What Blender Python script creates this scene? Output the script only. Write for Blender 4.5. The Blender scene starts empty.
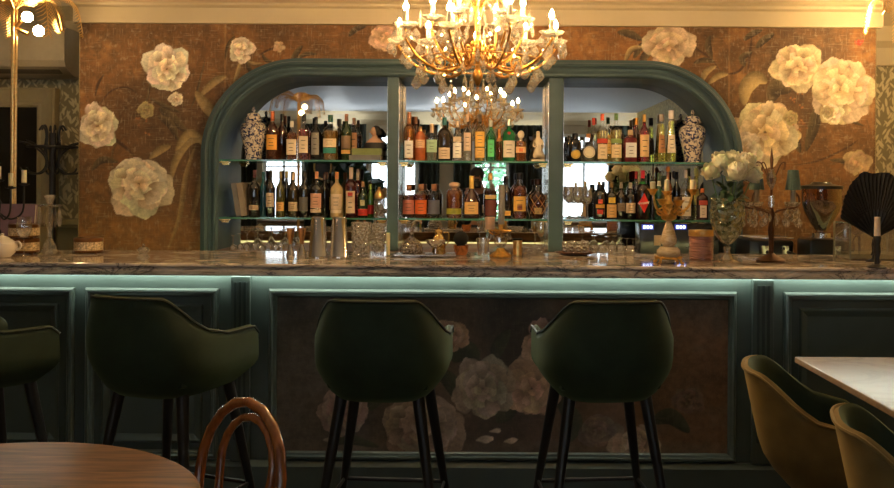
import bpy, bmesh, math, random
import numpy as np
from mathutils import Vector, Matrix, Quaternion
random.seed(7)
PI = math.pi
SC = bpy.context.scene
COL = SC.collection

# ------------------------------------------------------------------ camera
CAMZ, F, HX, HY, K = 1.47, 900.0, 477.0, 184.0, 0.0065
cam_data = bpy.data.cameras.new('camera')
cam_data.sensor_width = 36.0
cam_data.lens = 36.0 * F / 894.0
cam_data.shift_x = -(HX - 447.0) / 894.0
cam_data.shift_y = -(244.0 - HY) / 894.0
cam_data.clip_start = 0.02
cam = bpy.data.objects.new('camera', cam_data)
COL.objects.link(cam)
cam.matrix_world = Matrix.Translation((0, 0, CAMZ)) @ Matrix.Rotation(PI / 2, 4, 'X') @ Matrix.Rotation(K, 4, 'Z')
SC.camera = cam

# ------------------------------------------------------------------ world, daylight, exposure
w = bpy.data.worlds.new('world'); SC.world = w; w.use_nodes = True
bg = w.node_tree.nodes['Background']
bg.inputs[0].default_value = (0.80, 0.90, 1.0, 1); 
_tc = w.node_tree.nodes.new('ShaderNodeTexCoord'); _sp = w.node_tree.nodes.new('ShaderNodeSeparateXYZ'); _mr = w.node_tree.nodes.new('ShaderNodeMapRange')
w.node_tree.links.new(_tc.outputs['Generated'], _sp.inputs[0]); w.node_tree.links.new(_sp.outputs['Z'], _mr.inputs[0])
_mr.inputs[1].default_value = -.12; _mr.inputs[2].default_value = .04; _mr.inputs[3].default_value = 18.0; _mr.inputs[4].default_value = 5.0   # sunlit street below, sky above
w.node_tree.links.new(_mr.outputs[0], bg.inputs[1])
SC.view_settings.view_transform = 'Standard'; SC.view_settings.look = 'None'
SC.view_settings.gamma = 1.0; SC.view_settings.use_curve_mapping = False
SC.view_settings.exposure = 0.0
SC.cycles.use_denoising = True
SC.cycles.max_bounces = 10
SC.cycles.diffuse_bounces = 4
SC.cycles.glossy_bounces = 6
SC.cycles.transmission_bounces = 8
SC.cycles.transparent_max_bounces = 24
SC.cycles.sample_clamp_indirect = 3.0
SC.cycles.caustics_refractive = False
SC.cycles.caustics_reflective = False
UPL = 60.0     # added far-room uplighters
BULB, PALM_BULB, FLOOR_BULB, LED, WORK = 1300.0, 170.0, 30.0, 38.0, 120.0     # emission strengths of the lamps

ROOM = dict(x0=-5.0, x1=3.05, y0=-5.6, y1=6.2, zc=2.85)
WINS = [(-4.15, -3.35, 0.75, 2.3), (-2.1, -1.15, 0.75, 2.45), (-0.1, 0.62, 0.75, 2.3), (1.55, 2.6, 0.75, 2.45)]
for i, (a, b, c, d) in enumerate(WINS):
    L = bpy.data.lights.new('daylight', 'AREA'); L.shape = 'RECTANGLE'; L.size = b - a; L.size_y = d - c
    L.cycles.is_portal = True
    o = bpy.data.objects.new('daylight_window', L); COL.objects.link(o)
    o.location = ((a + b) / 2, ROOM['y0'] - 0.02, (c + d) / 2); o.rotation_euler = (PI / 2, 0, PI)  # shines into the room

def PX(px, d, py=244.0): return (px - HX + (py - HY) * K) * d / F
def PZ(py, d, px=HX): return CAMZ - (py - HY - (px - HX) * K) * d / F

# ------------------------------------------------------------------ materials
MATS = {}
def new_mat(name):
    m = bpy.data.materials.new(name); m.use_nodes = True
    nt = m.node_tree; b = nt.nodes['Principled BSDF']
    return m, nt, b
def mat(name, col, rough=0.5, metal=0.0, trans=0.0, ior=1.45, var=0.08, scale=30.0, sheen=0.0, coat=0.0, emit=None, es=0.0, bump=0.0, spec=0.5, sss=0.0, alpha=1.0, stretch=None):
    if name in MATS: return MATS[name]
    m, nt, b = new_mat(name)
    tc = nt.nodes.new('ShaderNodeTexCoord'); n = nt.nodes.new('ShaderNodeTexNoise')
    n.inputs['Scale'].default_value = scale; n.inputs['Detail'].default_value = 3
    if stretch:
        mp = nt.nodes.new('ShaderNodeMapping'); mp.inputs['Scale'].default_value = stretch
        nt.links.new(tc.outputs['Object'], mp.inputs[0]); nt.links.new(mp.outputs[0], n.inputs['Vector'])
    else:
        nt.links.new(tc.outputs['Object'], n.inputs['Vector'])
    r = nt.nodes.new('ShaderNodeValToRGB')
    r.color_ramp.elements[0].position = 0.3; r.color_ramp.elements[1].position = 0.7
    r.color_ramp.elements[0].color = tuple(max(0, c * (1 - var)) for c in col) + (1,)
    r.color_ramp.elements[1].color = tuple(min(1, c * (1 + var)) for c in col) + (1,)
    nt.links.new(n.outputs['Fac'], r.inputs[0]); nt.links.new(r.outputs[0], b.inputs['Base Color'])
    b.inputs['Roughness'].default_value = rough; b.inputs['Metallic'].default_value = metal
    b.inputs['Transmission Weight'].default_value = trans; b.inputs['IOR'].default_value = ior
    b.inputs['Sheen Weight'].default_value = sheen; b.inputs['Coat Weight'].default_value = coat
    b.inputs['Specular IOR Level'].default_value = spec
    b.inputs['Subsurface Weight'].default_value = sss
    if sss: b.inputs['Subsurface Radius'].default_value = (0.02, 0.01, 0.005)
    b.inputs['Alpha'].default_value = alpha
    if emit: b.inputs['Emission Color'].default_value = emit + (1,); b.inputs['Emission Strength'].default_value = es
    if bump:
        bp = nt.nodes.new('ShaderNodeBump'); bp.inputs['Strength'].default_value = bump; bp.inputs['Distance'].default_value = 0.01
        nt.links.new(n.outputs['Fac'], bp.inputs['Height']); nt.links.new(bp.outputs[0], b.inputs['Normal'])
    MATS[name] = m; return m
def clear_mat(name, tint=(1, 1, 1), refl=1.0, base=0.06, rough=0.02, cut=0.0, milky=0.0, mcol=(.95,.90,.80)):
    """thin clear glass: see-through with fresnel reflections"""
    if name in MATS: return MATS[name]
    m = bpy.data.materials.new(name); m.use_nodes = True; nt = m.node_tree; nt.nodes.clear()
    out = nt.nodes.new('ShaderNodeOutputMaterial'); mix = nt.nodes.new('ShaderNodeMixShader')
    t = nt.nodes.new('ShaderNodeBsdfTransparent'); g = nt.nodes.new('ShaderNodeBsdfGlossy'); lw = nt.nodes.new('ShaderNodeLayerWeight')
    t.inputs[0].default_value = tint + (1,); g.inputs['Roughness'].default_value = rough; g.inputs[0].default_value = (refl, refl, refl, 1)
    lw.inputs[0].default_value = 0.35
    ma = nt.nodes.new('ShaderNodeMath'); ma.operation = 'MULTIPLY_ADD'; ma.use_clamp = True
    nt.links.new(lw.outputs['Facing'], ma.inputs[0]); ma.inputs[1].default_value = 0.6; ma.inputs[2].default_value = base
    nt.links.new(ma.outputs[0], mix.inputs[0]); nt.links.new(t.outputs[0], mix.inputs[1]); nt.links.new(g.outputs[0], mix.inputs[2])
    fin = mix
    if milky:
        df = nt.nodes.new('ShaderNodeBsdfTranslucent'); d2 = nt.nodes.new('ShaderNodeBsdfDiffuse'); m2 = nt.nodes.new('ShaderNodeMixShader'); fin = nt.nodes.new('ShaderNodeMixShader')
        df.inputs[0].default_value = mcol + (1,); d2.inputs[0].default_value = mcol + (1,); fin.inputs[0].default_value = milky
        nt.links.new(df.outputs[0], m2.inputs[1]); nt.links.new(d2.outputs[0], m2.inputs[2]); nt.links.new(mix.outputs[0], fin.inputs[1]); nt.links.new(m2.outputs[0], fin.inputs[2])
    nt.links.new(fin.outputs[0], out.inputs[0])
    if cut:
        tc = nt.nodes.new('ShaderNodeTexCoord'); v = nt.nodes.new('ShaderNodeTexVoronoi'); v.inputs['Scale'].default_value = cut
        bp = nt.nodes.new('ShaderNodeBump'); bp.inputs['Strength'].default_value = 1.0; bp.inputs['Distance'].default_value = 0.02
        nt.links.new(tc.outputs['Object'], v.inputs['Vector']); nt.links.new(v.outputs['Distance'], bp.inputs['Height'])
        nt.links.new(bp.outputs[0], g.inputs['Normal']); nt.links.new(bp.outputs[0], lw.inputs['Normal'])
    MATS[name] = m; return m

def painted(name, rough=0.75, scratch=0.20, scale=1.0, tint=(0.5, 0.42, 0.3)):
    """painted canvas: the painting is a colour attribute, aged with fine cracks and weave"""
    m, nt, b = new_mat(name)
    at = nt.nodes.new('ShaderNodeAttribute'); at.attribute_name = 'paint'
    tc = nt.nodes.new('ShaderNodeTexCoord')
    n = nt.nodes.new('ShaderNodeTexNoise'); n.inputs['Scale'].default_value = 3 * scale; n.inputs['Detail'].default_value = 8; n.inputs['Roughness'].default_value = .75
    nt.links.new(tc.outputs['Object'], n.inputs['Vector'])
    mr = nt.nodes.new('ShaderNodeMapRange'); mr.inputs[1].default_value = .3; mr.inputs[2].default_value = .7; mr.inputs[3].default_value = .62; mr.inputs[4].default_value = 1.3
    nt.links.new(n.outputs['Fac'], mr.inputs[0])
    mx = nt.nodes.new('ShaderNodeVectorMath'); mx.operation = 'SCALE'
    nt.links.new(at.outputs['Color'], mx.inputs[0]); nt.links.new(mr.outputs[0], mx.inputs['Scale'])
    n_ = nt.nodes.new('ShaderNodeTexNoise'); n_.inputs['Scale'].default_value = 24 * scale; n_.inputs['Detail'].default_value = 6; n_.inputs['Roughness'].default_value = .7
    nt.links.new(tc.outputs['Object'], n_.inputs['Vector'])
    mr2 = nt.nodes.new('ShaderNodeMapRange'); mr2.inputs[1].default_value = .3; mr2.inputs[2].default_value = .7; mr2.inputs[3].default_value = .80; mr2.inputs[4].default_value = 1.22
    nt.links.new(n_.outputs['Fac'], mr2.inputs[0]); mx2 = nt.nodes.new('ShaderNodeVectorMath'); mx2.operation = 'SCALE'
    nt.links.new(mx.outputs[0], mx2.inputs[0]); nt.links.new(mr2.outputs[0], mx2.inputs['Scale'])
    cur = mx2.outputs[0]
    for sc, th in (((150, 1, 13), .66), ((11, 1, 170), .66), ((38, 1, 30), .66)):
        mp = nt.nodes.new('ShaderNodeMapping'); mp.inputs['Scale'].default_value = tuple(s * scale for s in sc)
        nt.links.new(tc.outputs['Object'], mp.inputs[0])
        q = nt.nodes.new('ShaderNodeTexNoise'); q.inputs['Scale'].default_value = 1.0; q.inputs['Detail'].default_value = 4
        nt.links.new(mp.outputs[0], q.inputs['Vector'])
        r = nt.nodes.new('ShaderNodeMapRange'); r.inputs[1].default_value = th - .07; r.inputs[2].default_value = th + .05; r.inputs[4].default_value = scratch
        nt.links.new(q.outputs['Fac'], r.inputs[0])
        mm = nt.nodes.new('ShaderNodeMix'); mm.data_type = 'RGBA'
        nt.links.new(r.outputs[0], mm.inputs[0]); nt.links.new(cur, mm.inputs[6]); mm.inputs[7].default_value = tint + (1,)
        cur = mm.outputs[2]
    nt.links.new(cur, b.inputs['Base Color']); b.inputs['Roughness'].default_value = rough
    return m
def marble(name, base, vein, scale=3.0, rough=0.12, lo=.47, hi=.56):
    m, nt, b = new_mat(name)
    tc = nt.nodes.new('ShaderNodeTexCoord'); mp = nt.nodes.new('ShaderNodeMapping'); mp.inputs['Scale'].default_value = (1, 1.6, 5.5)
    nt.links.new(tc.outputs['Object'], mp.inputs[0])
    n = nt.nodes.new('ShaderNodeTexNoise'); n.inputs['Scale'].default_value = scale; n.inputs['Detail'].default_value = 9; n.inputs['Roughness'].default_value = .68; n.inputs['Distortion'].default_value = 1.2
    nt.links.new(mp.outputs[0], n.inputs['Vector'])
    r = nt.nodes.new('ShaderNodeValToRGB'); e = r.color_ramp.elements
    e[0].position = 0.36; e[0].color = base + (1,); e[1].position = .66; e[1].color = base + (1,)
    x = e.new(lo); x.color = tuple(.5 * (p + q) for p, q in zip(base, vein)) + (1,)
    x = e.new((lo + hi) / 2); x.color = vein + (1,)
    x = e.new(hi); x.color = tuple(.6 * p + .4 * q for p, q in zip(base, vein)) + (1,)
    nt.links.new(n.outputs['Fac'], r.inputs[0]); nt.links.new(r.outputs[0], b.inputs['Base Color'])
    b.inputs['Roughness'].default_value = rough
    return m
def wood(name, c1, c2, rough=.4, scale=6, stretch=(1, 8, 8), coat=0.2):
    m, nt, b = new_mat(name)
    tc = nt.nodes.new('ShaderNodeTexCoord'); mp = nt.nodes.new('ShaderNodeMapping'); mp.inputs['Scale'].default_value = stretch
    nt.links.new(tc.outputs['Object'], mp.inputs[0])
    n = nt.nodes.new('ShaderNodeTexNoise'); n.inputs['Scale'].default_value = scale; n.inputs['Detail'].default_value = 7; n.inputs['Distortion'].default_value = .8
    nt.links.new(mp.outputs[0], n.inputs['Vector'])
    r = nt.nodes.new('ShaderNodeValToRGB'); r.color_ramp.elements[0].position = .35; r.color_ramp.elements[1].position = .68
    r.color_ramp.elements[0].color = c1 + (1,); r.color_ramp.elements[1].color = c2 + (1,)
    nt.links.new(n.outputs['Fac'], r.inputs[0]); nt.links.new(r.outputs[0], b.inputs['Base Color'])
    b.inputs['Roughness'].default_value = rough; b.inputs['Coat Weight'].default_value = coat
    return m
def leafy(name, c1, c2, scale=14, axis='XZ', k=3.4):
    """wallpaper printed all over with small willow leaves"""
    m, nt, b = new_mat(name)
    tc = nt.nodes.new('ShaderNodeTexCoord'); prev = None
    for rot in (.75, -.6, .1):
        m1 = nt.nodes.new('ShaderNodeMapping'); m1.inputs['Rotation'].default_value = (0, rot, 0) if axis == 'XZ' else (rot, 0, 0); m1.inputs['Location'].default_value = (rot, rot * 2, rot * 3)
        mp = nt.nodes.new('ShaderNodeMapping'); mp.inputs['Scale'].default_value = (k, 0, 1) if axis == 'XZ' else (0, k, 1)
        nt.links.new(tc.outputs['Object'], m1.inputs[0]); nt.links.new(m1.outputs[0], mp.inputs[0])
        v = nt.nodes.new('ShaderNodeTexVoronoi'); v.inputs['Scale'].default_value = scale
        nt.links.new(mp.outputs[0], v.inputs['Vector'])
        if prev is None: prev = v.outputs['Distance']
        else:
            ma = nt.nodes.new('ShaderNodeMath'); ma.operation = 'MINIMUM'
            nt.links.new(prev, ma.inputs[0]); nt.links.new(v.outputs['Distance'], ma.inputs[1]); prev = ma.outputs[0]
    r = nt.nodes.new('ShaderNodeValToRGB'); r.color_ramp.elements[0].position = .27; r.color_ramp.elements[1].position = .40
    r.color_ramp.elements[0].color = c1 + (1,); r.color_ramp.elements[1].color = c2 + (1,)
    nt.links.new(prev, r.inputs[0]); nt.links.new(r.outputs[0], b.inputs['Base Color'])
    b.inputs['Roughness'].default_value = .7
    return m

def crystal_mat(name, mid=(1, .98, .95), edge=(.42, .30, .17), milky=.10):
    """cut crystal: clear through the middle, darker and mirror-like at the facet edges"""
    m = bpy.data.materials.new(name); m.use_nodes = True; nt = m.node_tree; nt.nodes.clear()
    out = nt.nodes.new('ShaderNodeOutputMaterial'); mix = nt.nodes.new('ShaderNodeMixShader'); lw = nt.nodes.new('ShaderNodeLayerWeight'); lw.inputs[0].default_value = .45
    t = nt.nodes.new('ShaderNodeBsdfTransparent'); g = nt.nodes.new('ShaderNodeBsdfGlossy'); g.inputs['Roughness'].default_value = .04
    cr = nt.nodes.new('ShaderNodeValToRGB'); cr.color_ramp.elements[0].position = .25; cr.color_ramp.elements[0].color = mid + (1,); cr.color_ramp.elements[1].position = .75; cr.color_ramp.elements[1].color = edge + (1,)
    nt.links.new(lw.outputs['Facing'], cr.inputs[0]); nt.links.new(cr.outputs[0], t.inputs[0])
    ma = nt.nodes.new('ShaderNodeMath'); ma.operation = 'MULTIPLY_ADD'; ma.use_clamp = True; ma.inputs[1].default_value = .60; ma.inputs[2].default_value = .20
    nt.links.new(lw.outputs['Facing'], ma.inputs[0]); nt.links.new(ma.outputs[0], mix.inputs[0]); nt.links.new(t.outputs[0], mix.inputs[1]); nt.links.new(g.outputs[0], mix.inputs[2])
    df = nt.nodes.new('ShaderNodeBsdfTranslucent'); d2 = nt.nodes.new('ShaderNodeBsdfDiffuse'); m2 = nt.nodes.new('ShaderNodeMixShader'); fin = nt.nodes.new('ShaderNodeMixShader'); fin.inputs[0].default_value = milky
    df.inputs[0].default_value = (1, .95, .85, 1); d2.inputs[0].default_value = (1, .95, .85, 1)
    nt.links.new(df.outputs[0], m2.inputs[1]); nt.links.new(d2.outputs[0], m2.inputs[2]); nt.links.new(mix.outputs[0], fin.inputs[1]); nt.links.new(m2.outputs[0], fin.inputs[2])
    nt.links.new(fin.outputs[0], out.inputs[0]); return m

M_green = mat('bar_green_paint', (0.052, 0.074, 0.066), .38, var=.12, scale=5)
M_arch = mat('arch_grey_green_paint', (0.052, 0.084, 0.098), .5, spec=.25, var=.10, scale=8)
M_cream = mat('cream_paint', (0.52, 0.42, 0.26), .5, var=.05, scale=4)
M_olive = mat('olive_panel_paint', (0.20, 0.17, 0.085), .5, var=.06, scale=4)
M_ceil = mat('ceiling_white', (0.72, 0.74, 0.76), .6, var=.03)
M_gold = mat('gilt_metal', (0.80, 0.50, 0.18), .28, metal=1.0, var=.15, scale=60)
M_oldgold = mat('antique_gilt', (0.70, 0.40, 0.10), .35, metal=1.0, var=.35, scale=40, bump=.3)
M_brass = mat('brass', (0.75, 0.52, 0.2), .22, metal=1.0)
M_steel = mat('polished_steel', (0.82, 0.80, 0.78), .12, metal=1.0, var=.03)
M_black = mat('black_lacquer', (0.006, 0.006, 0.006), .3)
M_blackm = mat('black_iron', (0.012, 0.010, 0.009), .45)
M_mirror = mat('mirror_silver', (0.86, 0.88, 0.87), .012, metal=1.0, var=.0)
M_glass = clear_mat('thin_clear_glass')
M_cut = clear_mat('cut_glass', base=.30, cut=60, rough=.10, milky=.12)
M_wax = mat('cream_wax', (0.80, 0.70, 0.46), .5, sss=.3)
M_wood = wood('walnut_ledge', (0.10, 0.045, 0.018), (0.30, 0.16, 0.07))

# ------------------------------------------------------------------ mesh helpers
def obj(name, bm, m, parent=None, smooth=True, loc=None, rot=None, ang=40):
    me = bpy.data.meshes.new(name)
    bmesh.ops.recalc_face_normals(bm, faces=bm.faces)
    bm.to_mesh(me); bm.free()
    if smooth: me.shade_auto_smooth(use_auto_smooth=True, angle=math.radians(ang)) if hasattr(me, 'shade_auto_smooth') else None
    if smooth:
        me.polygons.foreach_set('use_smooth', [True] * len(me.polygons))
        try: me.set_sharp_from_angle(angle=math.radians(ang))
        except Exception: pass
    if m: me.materials.append(m)
    o = bpy.data.objects.new(name, me); COL.objects.link(o)
    if parent: o.parent = parent
    if loc is not None: o.location = loc
    if rot is not None: o.rotation_euler = rot
    return o
def struct(name, bm, m, smooth=False, parent=None, ang=30):
    o = obj(name, bm, m, parent, smooth, ang=ang)
    if parent is None: o['kind'] = 'structure'
    return o
def tag(o, label, cat, group=None):
    o['label'] = label; o['category'] = cat
    if group: o['group'] = group
    return o
def thing(name, label, cat, loc=(0, 0, 0), rz=0.0, group=None):
    o = bpy.data.objects.new(name, None); COL.objects.link(o); o.location = loc; o.rotation_euler = (0, 0, rz)
    o.empty_display_size = .05
    return tag(o, label, cat, group)
def dup(root, loc, rz=None, label=None, group=None, sc=None):
    kids = {}
    for o in COL.objects: kids.setdefault(o.parent, []).append(o)
    def rec(o, parent):
        c = o.copy(); COL.objects.link(c)
        if parent: c.parent = parent
        for ch in kids.get(o, []): rec(ch, c)
        return c
    r = rec(root, None); r.location = loc
    if rz is not None: r.rotation_euler[2] = rz
    if sc is not None: r.scale = (sc,) * 3 if not hasattr(sc, '__len__') else sc
    if label: r['label'] = label
    if group: r['group'] = group
    return r
def B(): return bmesh.new()
def box(bm, x0, x1, y0, y1, z0, z1, bev=0.0, M=None):
    g = bmesh.ops.create_cube(bm, size=1.0)
    vs = g['verts']
    for v in vs: v.co = Vector((x0 + (v.co.x + .5) * (x1 - x0), y0 + (v.co.y + .5) * (y1 - y0), z0 + (v.co.z + .5) * (z1 - z0)))
    if bev:
        es = list({e for v in vs for e in v.link_edges})
        r = bmesh.ops.bevel(bm, geom=es, offset=bev, segments=2, affect='EDGES', profile=.5)
        vs = list({v for f in r['faces'] for v in f.verts} | {v for v in vs if v.is_valid})
    if M is not None:
        for v in vs: v.co = M @ v.co
    return bm
def lathe(bm, prof, n=24, c=(0, 0, 0), a0=0, a1=2 * PI, M=None, rip=None):
    """prof = [(r, z)...]; rip = (count, depth) fluting"""
    full = abs(a1 - a0 - 2 * PI) < 1e-6
    rings = []
    for r, z in prof:
        ring = []
        if r < 1e-6:
            v = bm.verts.new((c[0], c[1], c[2] + z)); ring = [v] * (n if full else n + 1)
        else:
            for i in range(n if full else n + 1):
                a = a0 + (a1 - a0) * i / n
                rr = r * (1 + (rip[1] * math.cos(a * rip[0]) if rip else 0))
                ring.append(bm.verts.new((c[0] + rr * math.cos(a), c[1] + rr * math.sin(a), c[2] + z)))
        rings.append(ring)
    if M is not None:
        for v in {v for rg in rings for v in rg}: v.co = M @ v.co
    for p, q in zip(rings[:-1], rings[1:]):
        k = n if full else n
        for i in range(k):
            j = (i + 1) % n if full else i + 1
            vs = [p[i], p[j], q[j], q[i]]; u = []
            for v in vs:
                if v not in u: u.append(v)
            if len(u) > 2:
                try: bm.faces.new(u)
                except ValueError: pass
    return bm
def tube(bm, pts, rad, n=8, closed=False, flat=1.0):
    pts = [Vector(p) for p in pts]; N = len(pts)
    if not hasattr(rad, '__len__'): rad = [rad] * N
    rings = []; up = None
    for i, p in enumerate(pts):
        if closed: t = pts[(i + 1) % N] - pts[i - 1]
        else: t = pts[min(i + 1, N - 1)] - pts[max(i - 1, 0)]
        if t.length < 1e-9: t = Vector((0, 0, 1))
        t.normalize()
        if up is None:
            up = Vector((0, 0, 1)) if abs(t.z) < .9 else Vector((1, 0, 0))
        u = (up - t * up.dot(t))
        if u.length < 1e-6: u = t.orthogonal()
        u.normalize(); up = u; v = t.cross(u)
        rings.append([bm.verts.new(p + (u * math.cos(2 * PI * k / n) * flat + v * math.sin(2 * PI * k / n)) * rad[i]) for k in range(n)])
    pr = list(zip(rings[:-1], rings[1:]))
    if closed: pr.append((rings[-1], rings[0]))
    for a, b in pr:
        for k in range(n):
            bm.faces.new((a[k], a[(k + 1) % n], b[(k + 1) % n], b[k]))
    if not closed:
        bm.faces.new(rings[0][::-1]); bm.faces.new(rings[-1])
    return bm
def bez(p0, p1, p2, p3, n=12):
    p0, p1, p2, p3 = map(Vector, (p0, p1, p2, p3)); o = []
    for i in range(n + 1):
        t = i / n; s = 1 - t
        o.append(p0 * s ** 3 + p1 * 3 * s * s * t + p2 * 3 * s * t * t + p3 * t ** 3)
    return o
def spline(P, n=6):
    P = [Vector(p) for p in P]; o = []
    for i in range(len(P) - 1):
        a, b, c, d = P[max(i - 1, 0)], P[i], P[i + 1], P[min(i + 2, len(P) - 1)]
        for k in range(n):
            t = k / n
            o.append(.5 * ((2 * b) + (c - a) * t + (2 * a - 5 * b + 4 * c - d) * t * t + (3 * b - a - 3 * c + d) * t ** 3))
    o.append(P[-1]); return o
def ball(bm, c, r, sx=1, sy=1, sz=1, u=12, v=8):
    g = bmesh.ops.create_uvsphere(bm, u_segments=u, v_segments=v, radius=r)
    for q in g['verts']: q.co = Vector((q.co.x * sx + c[0], q.co.y * sy + c[1], q.co.z * sz + c[2]))
    return g['verts']
def prism_x(bm, prof, x0, x1):
    """closed profile [(y,z)] extruded along x"""
    a = [bm.verts.new((x0, y, z)) for y, z in prof]; b = [bm.verts.new((x1, y, z)) for y, z in prof]; n = len(prof)
    for i in range(n): bm.faces.new((a[i], a[(i + 1) % n], b[(i + 1) % n], b[i]))
    bm.faces.new(a[::-1]); bm.faces.new(b); return bm
def prism_z(bm, outline, z0, z1):
    a = [bm.verts.new((x, y, z0)) for x, y in outline]; b = [bm.verts.new((x, y, z1)) for x, y in outline]; n = len(a)
    for i in range(n): bm.faces.new((a[i], a[(i + 1) % n], b[(i + 1) % n], b[i]))
    bm.faces.new(a[::-1]); bm.faces.new(b); return bm
def frame_sweep(bm, path, prof, closed=True):
    """sweep profile [(out, y)] round a path [(x,z)] in the xz plane; out = outwards offset"""
    N = len(path); rings = []
    for i in range(N):
        p = Vector(path[i])
        a = Vector(path[i - 1]) if (closed or i) else p; b = Vector(path[(i + 1) % N]) if (closed or i < N - 1) else p
        t1 = (p - a); t2 = (b - p)
        t1 = t1.normalized() if t1.length > 1e-9 else t2.normalized(); t2 = t2.normalized() if t2.length > 1e-9 else t1
        n1 = Vector((-t1.y, t1.x)); n2 = Vector((-t2.y, t2.x)); m = (n1 + n2); m = m / max(.3, m.length_squared) * 2
        rings.append([bm.verts.new((p.x + m.x * o, y, p.y + m.y * o)) for o, y in prof])
    pr = list(zip(rings[:-1], rings[1:])) + ([(rings[-1], rings[0])] if closed else [])
    for a, b in pr:
        for k in range(len(prof) - 1): bm.faces.new((a[k], a[k + 1], b[k + 1], b[k]))
    return bm

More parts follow.
